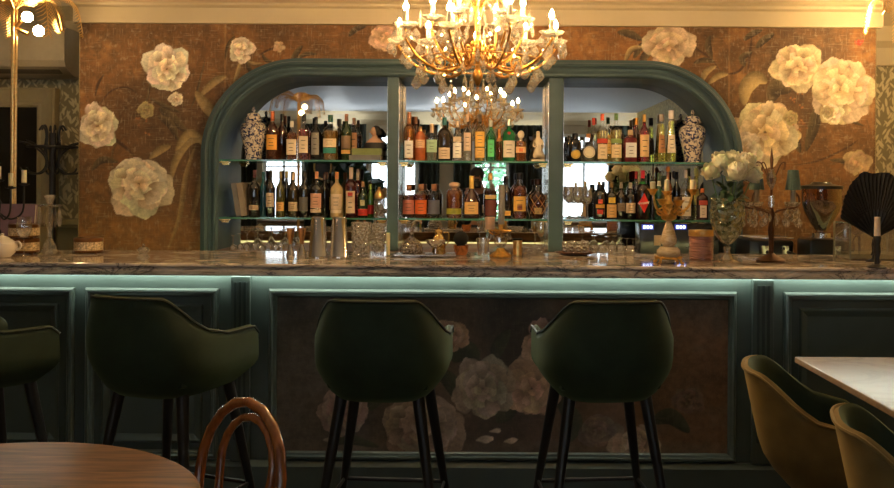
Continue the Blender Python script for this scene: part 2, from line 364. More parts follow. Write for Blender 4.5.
# ------------------------------------------------------------------ painting on a canvas grid
class Paint:
    def __init__(s, x0, x1, z0, z1, res, seed=1):
        s.x0, s.x1, s.z0, s.z1 = x0, x1, z0, z1
        s.nx = int((x1 - x0) / res) + 1; s.nz = int((z1 - z0) / res) + 1
        s.X, s.Z = np.meshgrid(np.linspace(x0, x1, s.nx), np.linspace(z0, z1, s.nz))
        s.img = np.zeros((s.nz, s.nx, 3)); s.rng = np.random.RandomState(seed)
    def noise(s, cell, oct=3):
        out = np.zeros((s.nz, s.nx)); amp = 1; tot = 0
        for k in range(oct):
            gx = (s.X - s.x0) / cell; gz = (s.Z - s.z0) / cell
            g = s.rng.rand(int(gz.max()) + 3, int(gx.max()) + 3)
            ix = gx.astype(int); iz = gz.astype(int); fx = gx - ix; fz = gz - iz
            fx = fx * fx * (3 - 2 * fx); fz = fz * fz * (3 - 2 * fz)
            out += amp * ((g[iz, ix] * (1 - fx) + g[iz, ix + 1] * fx) * (1 - fz) + (g[iz + 1, ix] * (1 - fx) + g[iz + 1, ix + 1] * fx) * fz)
            tot += amp; amp *= .55; cell *= .5
        return out / tot
    def blend(s, mask, col): s.img = s.img * (1 - mask[..., None]) + col * mask[..., None]
    def win(s, cx, cz, R):
        i0 = max(0, np.searchsorted(s.X[0], cx - R)); i1 = min(s.nx, np.searchsorted(s.X[0], cx + R) + 1)
        j0 = max(0, np.searchsorted(s.Z[:, 0], cz - R)); j1 = min(s.nz, np.searchsorted(s.Z[:, 0], cz + R) + 1)
        return slice(j0, j1), slice(i0, i1)
    def petal(s, cx, cz, ang, L, W, cin, cout, op=1.0, seed=0, ruf=.10):
        sl = s.win(cx, cz, L * 1.3)
        X = s.X[sl] - cx; Z = s.Z[sl] - cz
        if X.size == 0: return
        u = (X * math.cos(ang) + Z * math.sin(ang)) / L; v = (-X * math.sin(ang) + Z * math.cos(ang)) / W
        vr = v + .05 * np.sin(9 * u + seed)
        uu = u + ruf * np.sin(vr * 3.3 + seed * 3.1) * .45 + ruf * .22 * np.sin(vr * 9 + seed)
        d = 1 - ((np.clip(uu, -1, 2) - .5) / .5) ** 2 * (1 if False else 1)
        prof = np.where(uu > .60, np.sqrt(np.clip(1 - ((uu - .60) / .40) ** 2, 0, 1)), .25 + .75 * np.clip(uu / .60, 0, 1) ** .8)
        dist = prof - np.abs(vr)
        edge = np.clip(dist * min(L, W) / .006, 0, 1) * (uu > 0) * (uu < 1)
        t = np.clip(uu, 0, 1) ** 1.3
        streak = .08 * np.sin(vr * 26 + seed * 5 + u * 3) + .05 * np.sin(vr * 61 + seed)
        shade = 1 + streak * .6 - .45 * np.exp(-np.clip(dist, 0, 1) * 12) * (uu < .90) + .14 * np.cos(vr * 2.0 + seed)
        c = (np.array(cin)[None, None] * (1 - t[..., None]) + np.array(cout)[None, None] * t[..., None]) * shade[..., None]
        mk = (edge * op)[..., None]
        s.img[sl] = s.img[sl] * (1 - mk) + c * mk
    def peony(s, cx, cz, R, cin, cout, seed=0, squash=1.0, op=1.0, tilt=0.0, n=9):
        r = random.Random(seed)
        for ring, (rr, ww, off, k) in enumerate(((1.0, .50, .05, max(5, n - 2)), (.82, .46, .06, max(4, n - 3)), (.62, .38, .06, max(4, n - 4)), (.42, .30, .05, 4), (.25, .18, .03, 3))):
            a0 = r.random() * 6
            mixc = ring / 5.0
            ci = tuple(a * (.42 + .12 * ring) for a in cin); co = tuple(b * (.86 + .05 * ring) for b in cout)
            for i in range(k):
                a = a0 + 2 * PI * (i + r.uniform(-.2, .2)) / k + tilt
                L = R * rr * r.uniform(.78, 1.15); sq = 1 - (1 - squash) * abs(math.sin(a))
                ci2 = tuple(q * r.uniform(.85, 1.1) for q in ci); co2 = tuple(q * r.uniform(.88, 1.08) for q in co)
                s.petal(cx + off * R * math.cos(a), cz + off * R * math.sin(a) * squash, a, L * sq, R * ww * r.uniform(.85, 1.1), ci2, co2, op, seed=r.random() * 20)
        for i in range(n - 3):          # loose ragged petals over the bloom
            a = r.uniform(0, 2 * PI); q = r.uniform(.15, .55) * R
            s.petal(cx + q * math.cos(a), cz + q * math.sin(a) * squash, a + r.uniform(-.5, .5), R * r.uniform(.35, .62) * squash, R * r.uniform(.16, .30), tuple(v * .55 for v in cin), tuple(min(1, v * r.uniform(.92, 1.1)) for v in cout), op, seed=r.random() * 20, ruf=.16)
    def leaf(s, pts, W, c1, c2, op=.9):
        P = [Vector((p[0], p[1], 0)) for p in pts]; P = spline(P, 14); n = len(P)
        for i, p in enumerate(P):
            t = i / (n - 1); ww = W * (math.sin(PI * min(1, t * .93 + .04)) ** .8) + .0015
            sl = s.win(p.x, p.y, ww + .01)
            X = s.X[sl] - p.x; Z = s.Z[sl] - p.y; d = np.sqrt(X * X + Z * Z)
            mk = (np.clip((ww - d) / .004, 0, 1) * op)[..., None]
            q = P[min(i + 1, n - 1)] - P[max(i - 1, 0)]; q.normalize()
            side = np.clip((-X * q.y + Z * q.x) / max(ww, .003) * .5 + .5, 0, 1)[..., None]
            c = np.array(c1) * (1 - side) + np.array(c2) * side
            s.img[sl] = s.img[sl] * (1 - mk) + c * mk
    def build(s, name, m, y, hole=None, parent=None):
        me = bpy.data.meshes.new(name)
        co = np.stack([s.X, np.full_like(s.X, y), s.Z], -1).reshape(-1, 3).astype(np.float32)
        idx = np.arange(s.nx * s.nz).reshape(s.nz, s.nx)
        q = np.stack([idx[:-1, :-1], idx[:-1, 1:], idx[1:, 1:], idx[1:, :-1]], -1).reshape(-1, 4)
        if hole is not None:
            cx = (s.X[:-1, :-1] + s.X[1:, 1:]).reshape(-1) / 2; cz = (s.Z[:-1, :-1] + s.Z[1:, 1:]).reshape(-1) / 2
            q = q[~hole(cx, cz)]
        me.vertices.add(len(co)); me.vertices.foreach_set('co', co.ravel())
        me.loops.add(q.size); me.loops.foreach_set('vertex_index', q.ravel().astype(np.int32))
        me.polygons.add(len(q)); me.polygons.foreach_set('loop_start', np.arange(0, q.size, 4, dtype=np.int32))
        me.update(calc_edges=True)
        at = me.color_attributes.new('paint', 'FLOAT_COLOR', 'POINT')
        rgba = np.concatenate([np.clip(s.img, 0, 1), np.ones((s.nz, s.nx, 1))], -1).reshape(-1).astype(np.float32)
        at.data.foreach_set('color', rgba)
        me.materials.append(m); me.validate()
        o = bpy.data.objects.new(name, me); COL.objects.link(o)
        if parent: o.parent = parent
        return o

# ================================================================== THE ROOM
R_ = ROOM
MURY, FRY, MIRY = 5.72, 5.60, 5.89      # mural face, arch frame front, mirror face
struct('floor', box(B(), R_['x0'] - .15, R_['x1'] + .15, R_['y0'] - .2, 6.4, -.1, 0), wood('dark_floorboards', (.035, .018, .01), (.09, .045, .022), .45, 3, (8, 1, 8)))
struct('ceiling', box(B(), R_['x0'] - .15, R_['x1'] + .15, R_['y0'] - .2, 6.4, R_['zc'], R_['zc'] + .1), M_ceil)
M_wall = leafy('willow_wallpaper', (.50, .42, .24), (.19, .155, .075), 11)
M_pap = mat('plain_ochre_wall', (.34, .26, .13), .7)
struct('wall_right', box(B(), R_['x1'], R_['x1'] + .12, R_['y0'], 6.4, 0, R_['zc']), leafy('gold_willow_wallpaper', (.66, .50, .20), (.38, .28, .10), 12, 'YZ'))
struct('wall_left', box(B(), R_['x0'] - .12, R_['x0'], R_['y0'], 6.4, 0, R_['zc']), M_pap)
# wall behind the camera, with four windows
bm = B(); xs = [R_['x0']] + [v for a in WINS for v in a[:2]] + [R_['x1']]
for i in range(0, len(xs), 2): box(bm, xs[i], xs[i + 1], R_['y0'] - .2, R_['y0'], 0, R_['zc'])
for a, b, c, d in WINS:
    box(bm, a, b, R_['y0'] - .2, R_['y0'], 0, c); box(bm, a, b, R_['y0'] - .2, R_['y0'], d, R_['zc'])
struct('wall_front', bm, M_cream)
for i, (a, b, c, d) in enumerate(WINS):
    bm = B(); y = R_['y0'] - .12
    frame_sweep(bm, [(a, c), (b, c), (b, d), (a, d)][::-1], [(0, y + .05), (-.06, y + .05), (-.06, y - .01), (0, y - .01)])
    box(bm, (a + b) / 2 - .02, (a + b) / 2 + .02, y, y + .03, c, d); box(bm, a, b, y, y + .03, c + (d - c) * .66, c + (d - c) * .66 + .03)
    wn = struct('window_%d' % (i + 1), bm, mat('white_sash', (.7, .7, .68), .4))
    obj('pane', box(B(), a + .04, b - .04, y + .008, y + .014, c + .04, d - .04), M_glass, wn, False)
    sl = struct('trim_sill', box(B(), a - .06, b + .06, R_['y0'], R_['y0'] + .14, c - .05, c - .005, .006), M_wood)
    sl['kind'] = 'structure'
bm = B(); prism_x(bm, [(R_['y0'], 2.85), (R_['y0'], 2.62), (R_['y0'] + .03, 2.62), (R_['y0'] + .05, 2.70), (R_['y0'] + .14, 2.80), (R_['y0'] + .16, 2.85)], R_['x0'], R_['x1'])
struct('trim_1', bm, M_cream)
struct('baseboard_front', box(B(), R_['x0'], R_['x1'], R_['y0'], R_['y0'] + .02, 0, .14), M_olive)

# ---- the arched recess in the back wall
AX0, AX1 = PX(217, FRY), PX(725.5, FRY)     # inner edge of the frame
ATOP = PZ(82, FRY) + .03
AR = .50
def arch_path(off=0.0, zb=0.55, n=18):
    x0, x1, zt, r = AX0 - off, AX1 + off, ATOP + off, AR + off
    P = [(x0, zb)]
    for i in range(n + 1):
        a = PI - (PI / 2) * i / n; P.append((x0 + r + r * math.cos(a), zt - r + r * math.sin(a)))
    for i in range(n + 1):
        a = PI / 2 - (PI / 2) * i / n; P.append((x1 - r + r * math.cos(a), zt - r + r * math.sin(a)))
    P.append((x1, zb)); return P
def in_arch(x, z, off=0.0):
    x0, x1, zt, r = AX0 - off, AX1 + off, ATOP + off, AR + off
    ins = (x > x0) & (x < x1) & (z < zt)
    for cx, sg in ((x0 + r, -1), (x1 - r, 1)):
        corner = ((x - cx) * sg > 0) & (z > zt - r) & ((x - cx) ** 2 + (z - zt + r) ** 2 > r * r)
        ins &= ~corner
    return ins
# mural painting
MW = 2.53
mu = Paint(-MW, MW, .95, 2.50, .0055, seed=3)
n1, n2, n3 = mu.noise(.5, 4), mu.noise(.12, 4), mu.noise(.03, 3)
c_a, c_b, c_c = np.array((.27, .110, .024)), np.array((.105, .050, .015)), np.array((.33, .16, .05))
t = np.clip((n1 - .3) * 2.2, 0, 1)[..., None]
mu.img = c_b * (1 - t) + c_a * t
mu.blend(np.clip((n2 - .55) * 2.5, 0, .6), c_c)
mu.blend(np.clip((n3 - .6) * 2, 0, .25), np.array((.06, .03, .012)))
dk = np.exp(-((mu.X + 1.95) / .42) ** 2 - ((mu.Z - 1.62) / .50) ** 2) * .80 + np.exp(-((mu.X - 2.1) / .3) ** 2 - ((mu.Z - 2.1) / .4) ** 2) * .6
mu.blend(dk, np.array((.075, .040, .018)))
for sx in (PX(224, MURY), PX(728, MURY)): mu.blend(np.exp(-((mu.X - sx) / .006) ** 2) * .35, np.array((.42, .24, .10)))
def mp(px, py): return (PX(px, MURY, py), PZ(py, MURY, px))
def mleaf(pts, w, c1, c2, op=.85): mu.leaf([mp(*p) for p in pts], w * MURY / F, c1, c2, op)
DKL, OLV, PAL, BRW = (.030, .015, .008), (.11, .075, .03), (.42, .29, .12), (.08, .03, .01)
CRM, PNK = (.98, .85, .62), (.80, .52, .34)
# stems and leaves, left
mleaf([(95, 112), (110, 92), (128, 88), (142, 100)], 1.2, BRW, DKL); mleaf([(118, 200), (112, 160), (120, 140), (150, 120)], 1.3, BRW, OLV)
mleaf([(160, 108), (172, 118), (187, 132)], 5, DKL, OLV); mleaf([(158, 116), (170, 124), (178, 140)], 4, DKL, OLV); mleaf([(150, 98), (165, 106), (180, 112)], 2.5, DKL, OLV)
mleaf([(168, 190), (176, 160), (190, 140), (205, 143), (206, 175)], 5, PAL, OLV, .6); mleaf([(176, 150), (188, 134), (200, 136)], 4.5, PAL, OLV, .6)
mleaf([(196, 145), (186, 175), (180, 215), (168, 250)], 3, PAL, OLV, .5); mleaf([(204, 145), (200, 180), (190, 225)], 3.5, DKL, PAL, .45)
mleaf([(205, 60), (200, 80), (196, 96), (190, 110)], 1.5, DKL, OLV); mleaf([(200, 96), (214, 82), (226, 76)], 4, PAL, OLV, .5); mleaf([(196, 92), (208, 108), (224, 124)], 6, PAL, OLV, .35)
mleaf([(100, 140), (112, 138), (124, 146), (134, 155)], 2, DKL, BRW); mleaf([(92, 170), (102, 160), (118, 162)], 3.5, DKL, OLV); mleaf([(95, 96), (98, 84), (104, 74)], 1.5, DKL, BRW)
mleaf([(150, 158), (160, 150), (170, 146)], 4, PAL, OLV); mleaf([(142, 108), (148, 96), (150, 80)], 1.4, DKL, OLV)
mleaf([(235, 36), (228, 45), (225, 60)], 1.8, DKL, OLV); mleaf([(241, 60), (238, 72), (234, 82)], 2.2, PAL, OLV); mleaf([(244, 60), (254, 64), (263, 63)], 1.8, DKL, PAL); mleaf([(246, 62), (250, 70), (254, 76)], 2.2, DKL, OLV)
mleaf([(258, 56), (268, 50), (278, 47)], 1.2, DKL, BRW); mleaf([(262, 54), (266, 60), (272, 62)], 2, DKL, OLV); mleaf([(291, 64), (296, 54), (302, 46)], 3, DKL, OLV); mleaf([(296, 60), (306, 54), (317, 54)], 2.2, DKL, OLV)
mleaf([(349, 36), (356, 29), (366, 26)], 3, DKL, OLV)
# right
mleaf([(650, 40), (640, 48), (634, 58)], 3.5, DKL, OLV); mleaf([(655, 46), (645, 56), (642, 62)], 4, DKL, OLV); mleaf([(625, 62), (631, 50), (642, 47)], 3, DKL, PAL); mleaf([(618, 32), (630, 34), (642, 40)], 4, DKL, OLV)
mleaf([(686, 42), (698, 50), (712, 60), (722, 74)], 1.2, BRW, DKL); mleaf([(712, 58), (708, 46), (710, 36)], 3.4, DKL, OLV); mleaf([(714, 62), (704, 60), (694, 63)], 2.8, DKL, OLV)
mleaf([(702, 82), (706, 72), (716, 66)], 3.2, PAL, OLV); mleaf([(708, 84), (718, 76), (728, 74)], 3.2, PAL, OLV); mleaf([(728, 74), (740, 70), (752, 52)], 1.4, DKL, BRW)
mleaf([(748, 70), (750, 56), (752, 34)], 1.6, BRW, DKL); mleaf([(745, 66), (742, 58), (752, 52)], 3.4, DKL, OLV); mleaf([(756, 48), (764, 40), (774, 34)], 3.6, DKL, OLV); mleaf([(744, 40), (752, 34), (762, 30)], 3, DKL, OLV)
mleaf([(744, 104), (746, 88), (756, 78), (766, 82)], 8, PAL, OLV, .7); mleaf([(772, 100), (776, 88), (790, 90)], 8, DKL, OLV, .8); mleaf([(806, 150), (812, 132), (818, 112), (828, 108)], 6, DKL, OLV, .75); mleaf([(800, 152), (796, 142), (788, 136)], 4, DKL, OLV, .7)
mleaf([(792, 166), (820, 160), (846, 148), (858, 140)], 1.3, DKL, BRW); mleaf([(840, 112), (850, 120), (864, 126)], 2, DKL, OLV); mleaf([(830, 160), (845, 162), (852, 172)], 2.5, DKL, OLV); mleaf([(832, 62), (848, 74), (856, 90)], 1.6, DKL, BRW)
def mpeony(px, py, R, seed, ci=(.55, .34, .17), co=CRM, sq=.9, op=1.0, n=9): mu.peony(*mp(px, py), R * MURY / F, ci, co, seed, sq, op, n=n)
mpeony(98, 126, 21, 5, sq=1.0, op=.85); mpeony(167, 69, 24, 11); mpeony(139, 184, 33, 8, co=(.88, .76, .58)); mpeony(176, 99, 8, 2, n=6)
mpeony(241, 49, 14, 4, n=6); mpeony(279, 47, 6, 6, n=6, co=(.75, .5, .3)); mpeony(386, 36, 17, 9, co=PNK)
mpeony(669, 46, 27, 12, co=(.72, .52, .34), sq=.75); mpeony(797, 66, 27, 14, co=(.78, .60, .38)); mpeony(840, 90, 34, 21, co=(.70, .54, .34)); mpeony(765, 132, 36, 17, co=(.80, .62, .38), ci=(.62, .38, .16))
mpeony(858, 162, 14, 3, co=(.55, .38, .2), op=.7, n=6); mpeony(832, 113, 11, 8, n=5); mpeony(744, 150, 20, 23, op=.8)
for px, py, r, c in ((146, 110, 9, (.46, .36, .16)), (791, 118, 8, (.50, .38, .17)), (828, 112, 7, (.5, .38, .2))):
    mu.peony(*mp(px, py), r * MURY / F, tuple(q * .6 for q in c), c, 2, 1, 1, n=5)
rr = random.Random(4)
for cx, cy in ((143, 127), (800, 125), (797, 100)):
    for k in range(9): mu.petal(*mp(cx + rr.uniform(-7, 7), cy + rr.uniform(-8, 8)), rr.uniform(0, 6), .022, .009, (.10, .03, .01), (.42, .17, .05), .9, k)
for k in range(3): mu.petal(*mp(860, 46), 1.2 + k * .6, .045, .012, (.3, .02, .01), (.55, .04, .03), .9, k)
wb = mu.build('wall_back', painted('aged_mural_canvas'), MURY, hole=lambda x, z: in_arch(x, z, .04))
wb['kind'] = 'structure'
# masonry behind the mural (sides of the projecting wall)
bm = B(); 
for s in (-1, 1): box(bm, s * MW - .004, s * MW + .004, MURY, 6.2, 0, 2.6); 
box(bm, -MW, AX0 - .06, MURY + .002, 6.2, 0, .96); box(bm, AX1 + .06, MW, MURY + .002, 6.2, 0, .96); box(bm, -MW, MW, MURY + .002, 6.2, 2.49, 2.6)
struct('wall_chimney', bm, M_pap)
# arch frame moulding
prof = [(-.012, MIRY), (-.012, FRY + .02), (0, FRY), (.012, FRY), (.017, FRY + .008), (.034, FRY + .020), (.050, FRY + .022), (.054, FRY + .006), (.066, FRY - .006), (.078, FRY + .002), (.083, FRY + .018), (.098, FRY + .026), (.103, FRY + .03), (.106, MURY + .01)]
prof = [(o + .012, y) for o, y in prof]
struct('trim_2', frame_sweep(B(), arch_path(), prof, closed=False), M_arch, smooth=True, ang=25)
# back of the recess: mirror cut to the arch
bm = B(); P = arch_path(.0, .55); bm.faces.new([bm.verts.new((x, MIRY, z)) for x, z in P][::-1])
g = bmesh.ops.extrude_face_region(bm, geom=list(bm.faces)); bmesh.ops.translate(bm, verts=[v for v in g['geom'] if isinstance(v, bmesh.types.BMVert)], vec=(0, .012, 0))
mir = obj('bar_mirror', bm, M_mirror, smooth=False); tag(mir, 'large arched mirror lining the back of the bar recess behind the bottles', 'mirror')
struct('wall_recess', box(B(), AX0 - .2, AX1 + .2, MIRY + .02, MIRY + .05, .5, 2.5), M_green)
# back bar worktop under the mirror, and its cupboard
WTZ = PZ(250.5, 5.7)
struct_top = obj('back_bar_worktop', box(B(), AX0 - .012, AX1 + .012, 5.42, MIRY - .002, WTZ - .04, WTZ, .004), M_wood, smooth=False); tag(struct_top, 'long brown wooden worktop under the mirror, behind the marble counter', 'worktop')
cb = thing('back_bar_cupboard', 'dark green back bar cupboard below the wooden worktop', 'cupboard', (0, 0, 0))
obj('body', box(B(), AX0, AX1, 5.47, MIRY - .004, .02, WTZ - .042), M_green, cb, False)
for k in range(6):
    x = AX0 + (AX1 - AX0) * (k + .5) / 6
    dr = obj('door', box(B(), x - .24, x + .24, 5.45, 5.469, .12, WTZ - .1, .004), M_green, cb, False)
    obj('knob', lathe(B(), [(0, 0), (.008, 0), (.006, .012), (.013, .02), (0, .028)], 12, M=Matrix.Translation((x + .2, 5.45, .6)) @ Matrix.Rotation(PI / 2, 4, 'X')), M_brass, dr)
# uprights dividing the mirror
for nm, a, b in (('left', 386.5, 397.5), ('right', 548.5, 563)):
    x0, x1 = PX(a, FRY), PX(b, FRY)
    bm = B(); box(bm, x0, x1, FRY + .015, MIRY - .003, WTZ, ATOP - .002, .003)
    up = obj('shelf_upright', bm, M_arch, smooth=False)
    tag(up, 'grey-green wooden upright in the %s of the mirrored recess carrying glass shelves' % ('left half' if nm == 'left' else 'right half'), 'upright', None)
    for xx in (x0, x1):
        s = -1 if xx == x0 else 1
        p = obj('mirror_strip', box(B(), min(xx, xx + s * .003), max(xx, xx + s * .003), FRY + .03, MIRY - .02, WTZ + .01, ATOP - .02), mat('brushed_side_metal', (.75, .72, .66), .25, metal=1), up, False)
# glass shelves
M_shelf = clear_mat('shelf_glass', (.86, .95, .90), base=.05)
M_edge = mat('green_glass_edge', (.10, .30, .22), .1, trans=.4, coat=.5)
SH = {}
U1, U2, U3, U4 = PX(386.5, FRY), PX(397.5, FRY), PX(548.5, FRY), PX(563, FRY)
for zi, (zz, row) in enumerate(((1.614, 'upper'), (1.252, 'lower'))):
    SH[zi] = zz
    for (a, b, w_) in ((AX0 + .001, U1 - .005, 'left'), (U2 + .005, U3 - .005, 'middle'), (U4 + .005, AX1 - .001, 'right')):
        s = thing('glass_shelf', '%s glass shelf with green edge in the %s third of the mirrored recess' % (row, w_), 'shelf', ((a + b) / 2, 5.75, zz))
        hw = (b - a) / 2
        obj('glass_pane', box(B(), -hw, hw, -.117, .13, -.010, 0), M_shelf, s, False)
        obj('glass_edge', box(B(), -hw, hw, -.121, -.1172, -.0105, .0005), M_edge, s, False)
        for e in (-hw + .03, hw - .03):
            bb = B(); box(bb, e - .028, e + .028, -.12, -.06, -.022, -.0112, .003); box(bb, e - .02, e + .02, -.10, -.07, -.035, -.022, .002)
            obj('shelf_bracket', bb, M_brass, s, False)
# cornice
CY = MURY
cpr = [(CY + .02, 2.475), (CY - .035, 2.475), (CY - .035, 2.572), (CY - .045, 2.58), (CY - .055, 2.585), (CY - .06, 2.60), (CY - .085, 2.612), (CY - .10, 2.63), (CY - .10, 2.66), (CY - .13, 2.69), (CY - .17, 2.72), (CY - .2, 2.77), (CY - .2, 2.85), (CY + .02, 2.85)]
struct('trim_3', prism_x(B(), cpr, -MW - .03, MW + .03), M_cream, True, ang=20)
# recessed side walls
for s, nm in ((-1, 'left'), (1, 'right')):
    a, b = (R_['x0'], -MW) if s < 0 else (MW, R_['x1'])
    struct('wall_alcove_' + nm, box(B(), a, b, 6.2, 6.3, 0, 2.85), M_wall if s < 0 else M_wall)
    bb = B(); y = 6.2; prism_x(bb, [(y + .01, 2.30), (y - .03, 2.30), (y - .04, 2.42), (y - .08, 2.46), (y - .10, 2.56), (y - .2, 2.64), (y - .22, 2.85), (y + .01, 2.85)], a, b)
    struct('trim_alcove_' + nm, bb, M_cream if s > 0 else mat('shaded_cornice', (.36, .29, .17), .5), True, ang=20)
    struct('wainscot_' + nm, box(B(), a, b, 6.18, 6.199, 0, 1.16), M_olive)
    bb = B(); prism_x(bb, [(6.18, 1.155), (6.14, 1.16), (6.135, 1.175), (6.15, 1.19), (6.16, 1.21), (6.18, 1.215)], a, b)
    struct('trim_rail_' + nm, bb, M_olive, True, ang=20)
# dark doorway with a wide frame, at left
dx1 = PX(55, 6.15); dxi = PX(35, 6.15); zt, zi = PZ(88, 6.15, 30), PZ(107, 6.15, 30)
bb = B(); dx0 = dx1 - 1.25
frame_sweep(bb, [(dx0, .0), (dx0, zt), (dx1, zt), (dx1, .0)], [(0, 6.199), (0, 6.13), (-.012, 6.12), (-.03, 6.13), (-.10, 6.15), (-.115, 6.14), (-.13, 6.15), (-.13, 6.199)], closed=False)
d1 = struct('door_1', bb, mat('olive_door_frame', (.38, .31, .17), .45, var=.05), True, ang=20)
M_dgl = mat('dark_door_glass', (.008, .008, .007), .12)
obj('door_leaf', box(B(), dx0 + .13, dx1 - .13, 6.17, 6.195, 0, zt - .13), M_dgl, d1, False)
# ---- the bar counter
CFY, CWY, CBY = 4.09, 4.29, 4.87
CTZ = 1.10
M_marble = marble('veined_marble', (.88, .76, .64), (.07, .06, .075), 2.6, .06, .485, .535)
M_marble_edge = M_marble
ct = thing('bar_counter', 'long dark green panelled bar counter with veined marble top', 'bar counter', (0, 4.5, 0))
def cpart(n, bm, m, smooth=False, ang=30, parent=None):
    for v in bm.verts: v.co.y -= 4.5
    return obj(n, bm, m, parent or ct, smooth, ang=ang)
CX0, CX1 = -3.1, 2.9
bb = prism_x(B(), [(CFY + .010, CTZ), (CFY + .003, CTZ - .003), (CFY, CTZ - .010), (CFY + .002, CTZ - .016), (CFY + .012, CTZ - .020), (CFY + .012, CTZ - .024), (CFY + .002, CTZ - .028), (CFY, CTZ - .034), (CFY, CTZ - .048), (CFY + .006, CTZ - .055), (CBY, CTZ - .055), (CBY, CTZ)], CX0, CX1)
cpart('marble_top', bb, M_marble)
cpart('panel_wall', box(B(), CX0, CX1, CWY, CWY + .05, 0, CTZ - .056), M_green)
cpart('inner_panel', box(B(), CX0, CX1, CBY - .08, CBY - .05, 0, CTZ - .056), mat('sage_inner_panel', (.58, .60, .36), .4))
bb = B(); prism_x(bb, [(CWY + .01, 0), (CWY - .03, 0), (CWY - .03, .125), (CWY - .02, .14), (CWY - .008, .15), (CWY + .01, .15)], CX0, CX1)
cpart('plinth', bb, M_green, True, 20)
# LED strip tucked under the overhang
led = cpart('led_strip', box(B(), CX0 + .1, CX1 - .1, CWY - .035, CWY - .020, CTZ - .066, CTZ - .0575), mat('led_diffuser', (.8, .95, .85), .5, emit=(.90, 1.0, .86), es=LED))
cpart('inner_edge', box(B(), CX0, CX1, CBY + .0005, CBY + .018, CTZ - .075, CTZ - .003, .002), M_wood)
wl = cpart('work_light', box(B(), CX0 + .1, CX1 - .1, CBY - .030, CBY - .010, CTZ - .062, CTZ - .0565), mat('worktop_led', (1, .95, .85), .5, emit=(1.0, .9, .62), es=WORK))
SW = F / CWY
def cx_(px): return (px - HX) / SW
def cz_(py): return CAMZ - (py - HY) / SW
pp = [(0.0, CWY + .001), (0.0, CWY - .010), (-.008, CWY - .022), (-.017, CWY - .024), (-.022, CWY - .014), (-.032, CWY - .012), (-.040, CWY - .003), (-.040, CWY + .001)]
M_mould = mat('panel_moulding_paint', (.075, .10, .088), .3)
for (a, b, mural) in ((-90, 76, 0), (87, 220, 0), (270, 737, 1), (784, 960, 0)):
    x0, x1, z0, z1 = cx_(a), cx_(b), .155, cz_(290)
    m_ = cpart('panel_moulding', frame_sweep(B(), [(x0, z0), (x0, z1), (x1, z1), (x1, z0)], pp), M_mould, True, 20)
    if not mural:
        pr2 = [(-.075, CWY + .001), (-.075, CWY - .004), (-.082, CWY - .012), (-.088, CWY - .012), (-.115, CWY - .002), (-.115, CWY + .001)]
        cpart('inner_moulding', frame_sweep(B(), [(x0, z0), (x0, z1), (x1, z1), (x1, z0)], pr2), M_green, True, 20)
for a, b in ((233, 252), (752, 773)):
    x0, x1 = cx_(a), cx_(b)
    bb = B(); box(bb, x0, x1, CWY - .028, CWY - .0005, .15, CTZ - .075, .003); pil = cpart('pilaster', bb, M_green)
    for k in range(3):
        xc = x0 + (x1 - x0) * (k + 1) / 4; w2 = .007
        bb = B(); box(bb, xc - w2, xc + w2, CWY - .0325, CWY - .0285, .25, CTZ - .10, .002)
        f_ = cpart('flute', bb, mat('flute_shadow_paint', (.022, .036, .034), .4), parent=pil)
# counter mural
x0, x1, z0, z1 = cx_(270) + .04, cx_(737) - .04, .195, cz_(290) - .04
cm = Paint(x0, x1, z0, z1, .0042, seed=9)
n1, n2, n3 = cm.noise(.4, 4), cm.noise(.1, 4), cm.noise(.02, 3)
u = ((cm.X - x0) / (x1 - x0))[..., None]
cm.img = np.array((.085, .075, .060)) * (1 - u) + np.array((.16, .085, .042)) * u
cm.blend(np.clip((n1 - .42) * 3, 0, .8), np.array((.028, .024, .020)))
cm.blend(np.clip((n2 - .55) * 2, 0, .4), np.array((.13, .10, .065)))
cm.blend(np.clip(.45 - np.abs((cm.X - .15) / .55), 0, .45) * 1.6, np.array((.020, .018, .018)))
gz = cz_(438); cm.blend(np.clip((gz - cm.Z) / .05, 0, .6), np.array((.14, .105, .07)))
def cp(px, py): return (cx_(px), cz_(py))
for pts, wd in (([(455, 360), (468, 350), (478, 360)], 9), ([(500, 420), (510, 405), (505, 385)], 10), ([(560, 400), (575, 420), (570, 440)], 9), ([(440, 372), (452, 382), (460, 400)], 8), ([(395, 380), (380, 395), (370, 410)], 8), ([(510, 330), (500, 345), (495, 360)], 7), ([(655, 420), (672, 415), (690, 430)], 8), ([(330, 445), (350, 440), (380, 447)], 5)):
    cm.leaf([cp(*p) for p in pts], wd / SW, (.02, .024, .014), (.06, .065, .035), .85)
for px, py, r_, sd, co, sq in ((450, 336, 19, 3, (.62, .38, .26), .8), (440, 345, 16, 7, (.40, .22, .14), .8), (548, 350, 30, 5, (.62, .42, .29), .95), (533, 388, 30, 15, (.60, .40, .27), .9), (484, 388, 31, 6, (.52, .43, .32), .95), (423, 425, 42, 8, (.46, .34, .26), .85), (345, 413, 27, 2, (.42, .30, .24), .9), (600, 430, 22, 9, (.25, .19, .14), .7), (638, 442, 28, 4, (.55, .42, .30), .5), (690, 400, 16, 19, (.22, .14, .09), .8)):
    cm.peony(*cp(px, py), r_ / SW, tuple(q * .55 for q in co), co, sd, sq, .92)
for px, py, r_ in ((486, 439, 9), (497, 430, 6), (512, 440, 7), (330, 440, 6)):
    cm.petal(*cp(px - r_, py + 1), .1, 2 * r_ / SW, r_ * .5 / SW, (.5, .4, .3), (.75, .62, .46), .95, px)
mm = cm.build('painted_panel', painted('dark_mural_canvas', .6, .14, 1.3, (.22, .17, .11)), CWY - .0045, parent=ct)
mm.location.y = -4.5

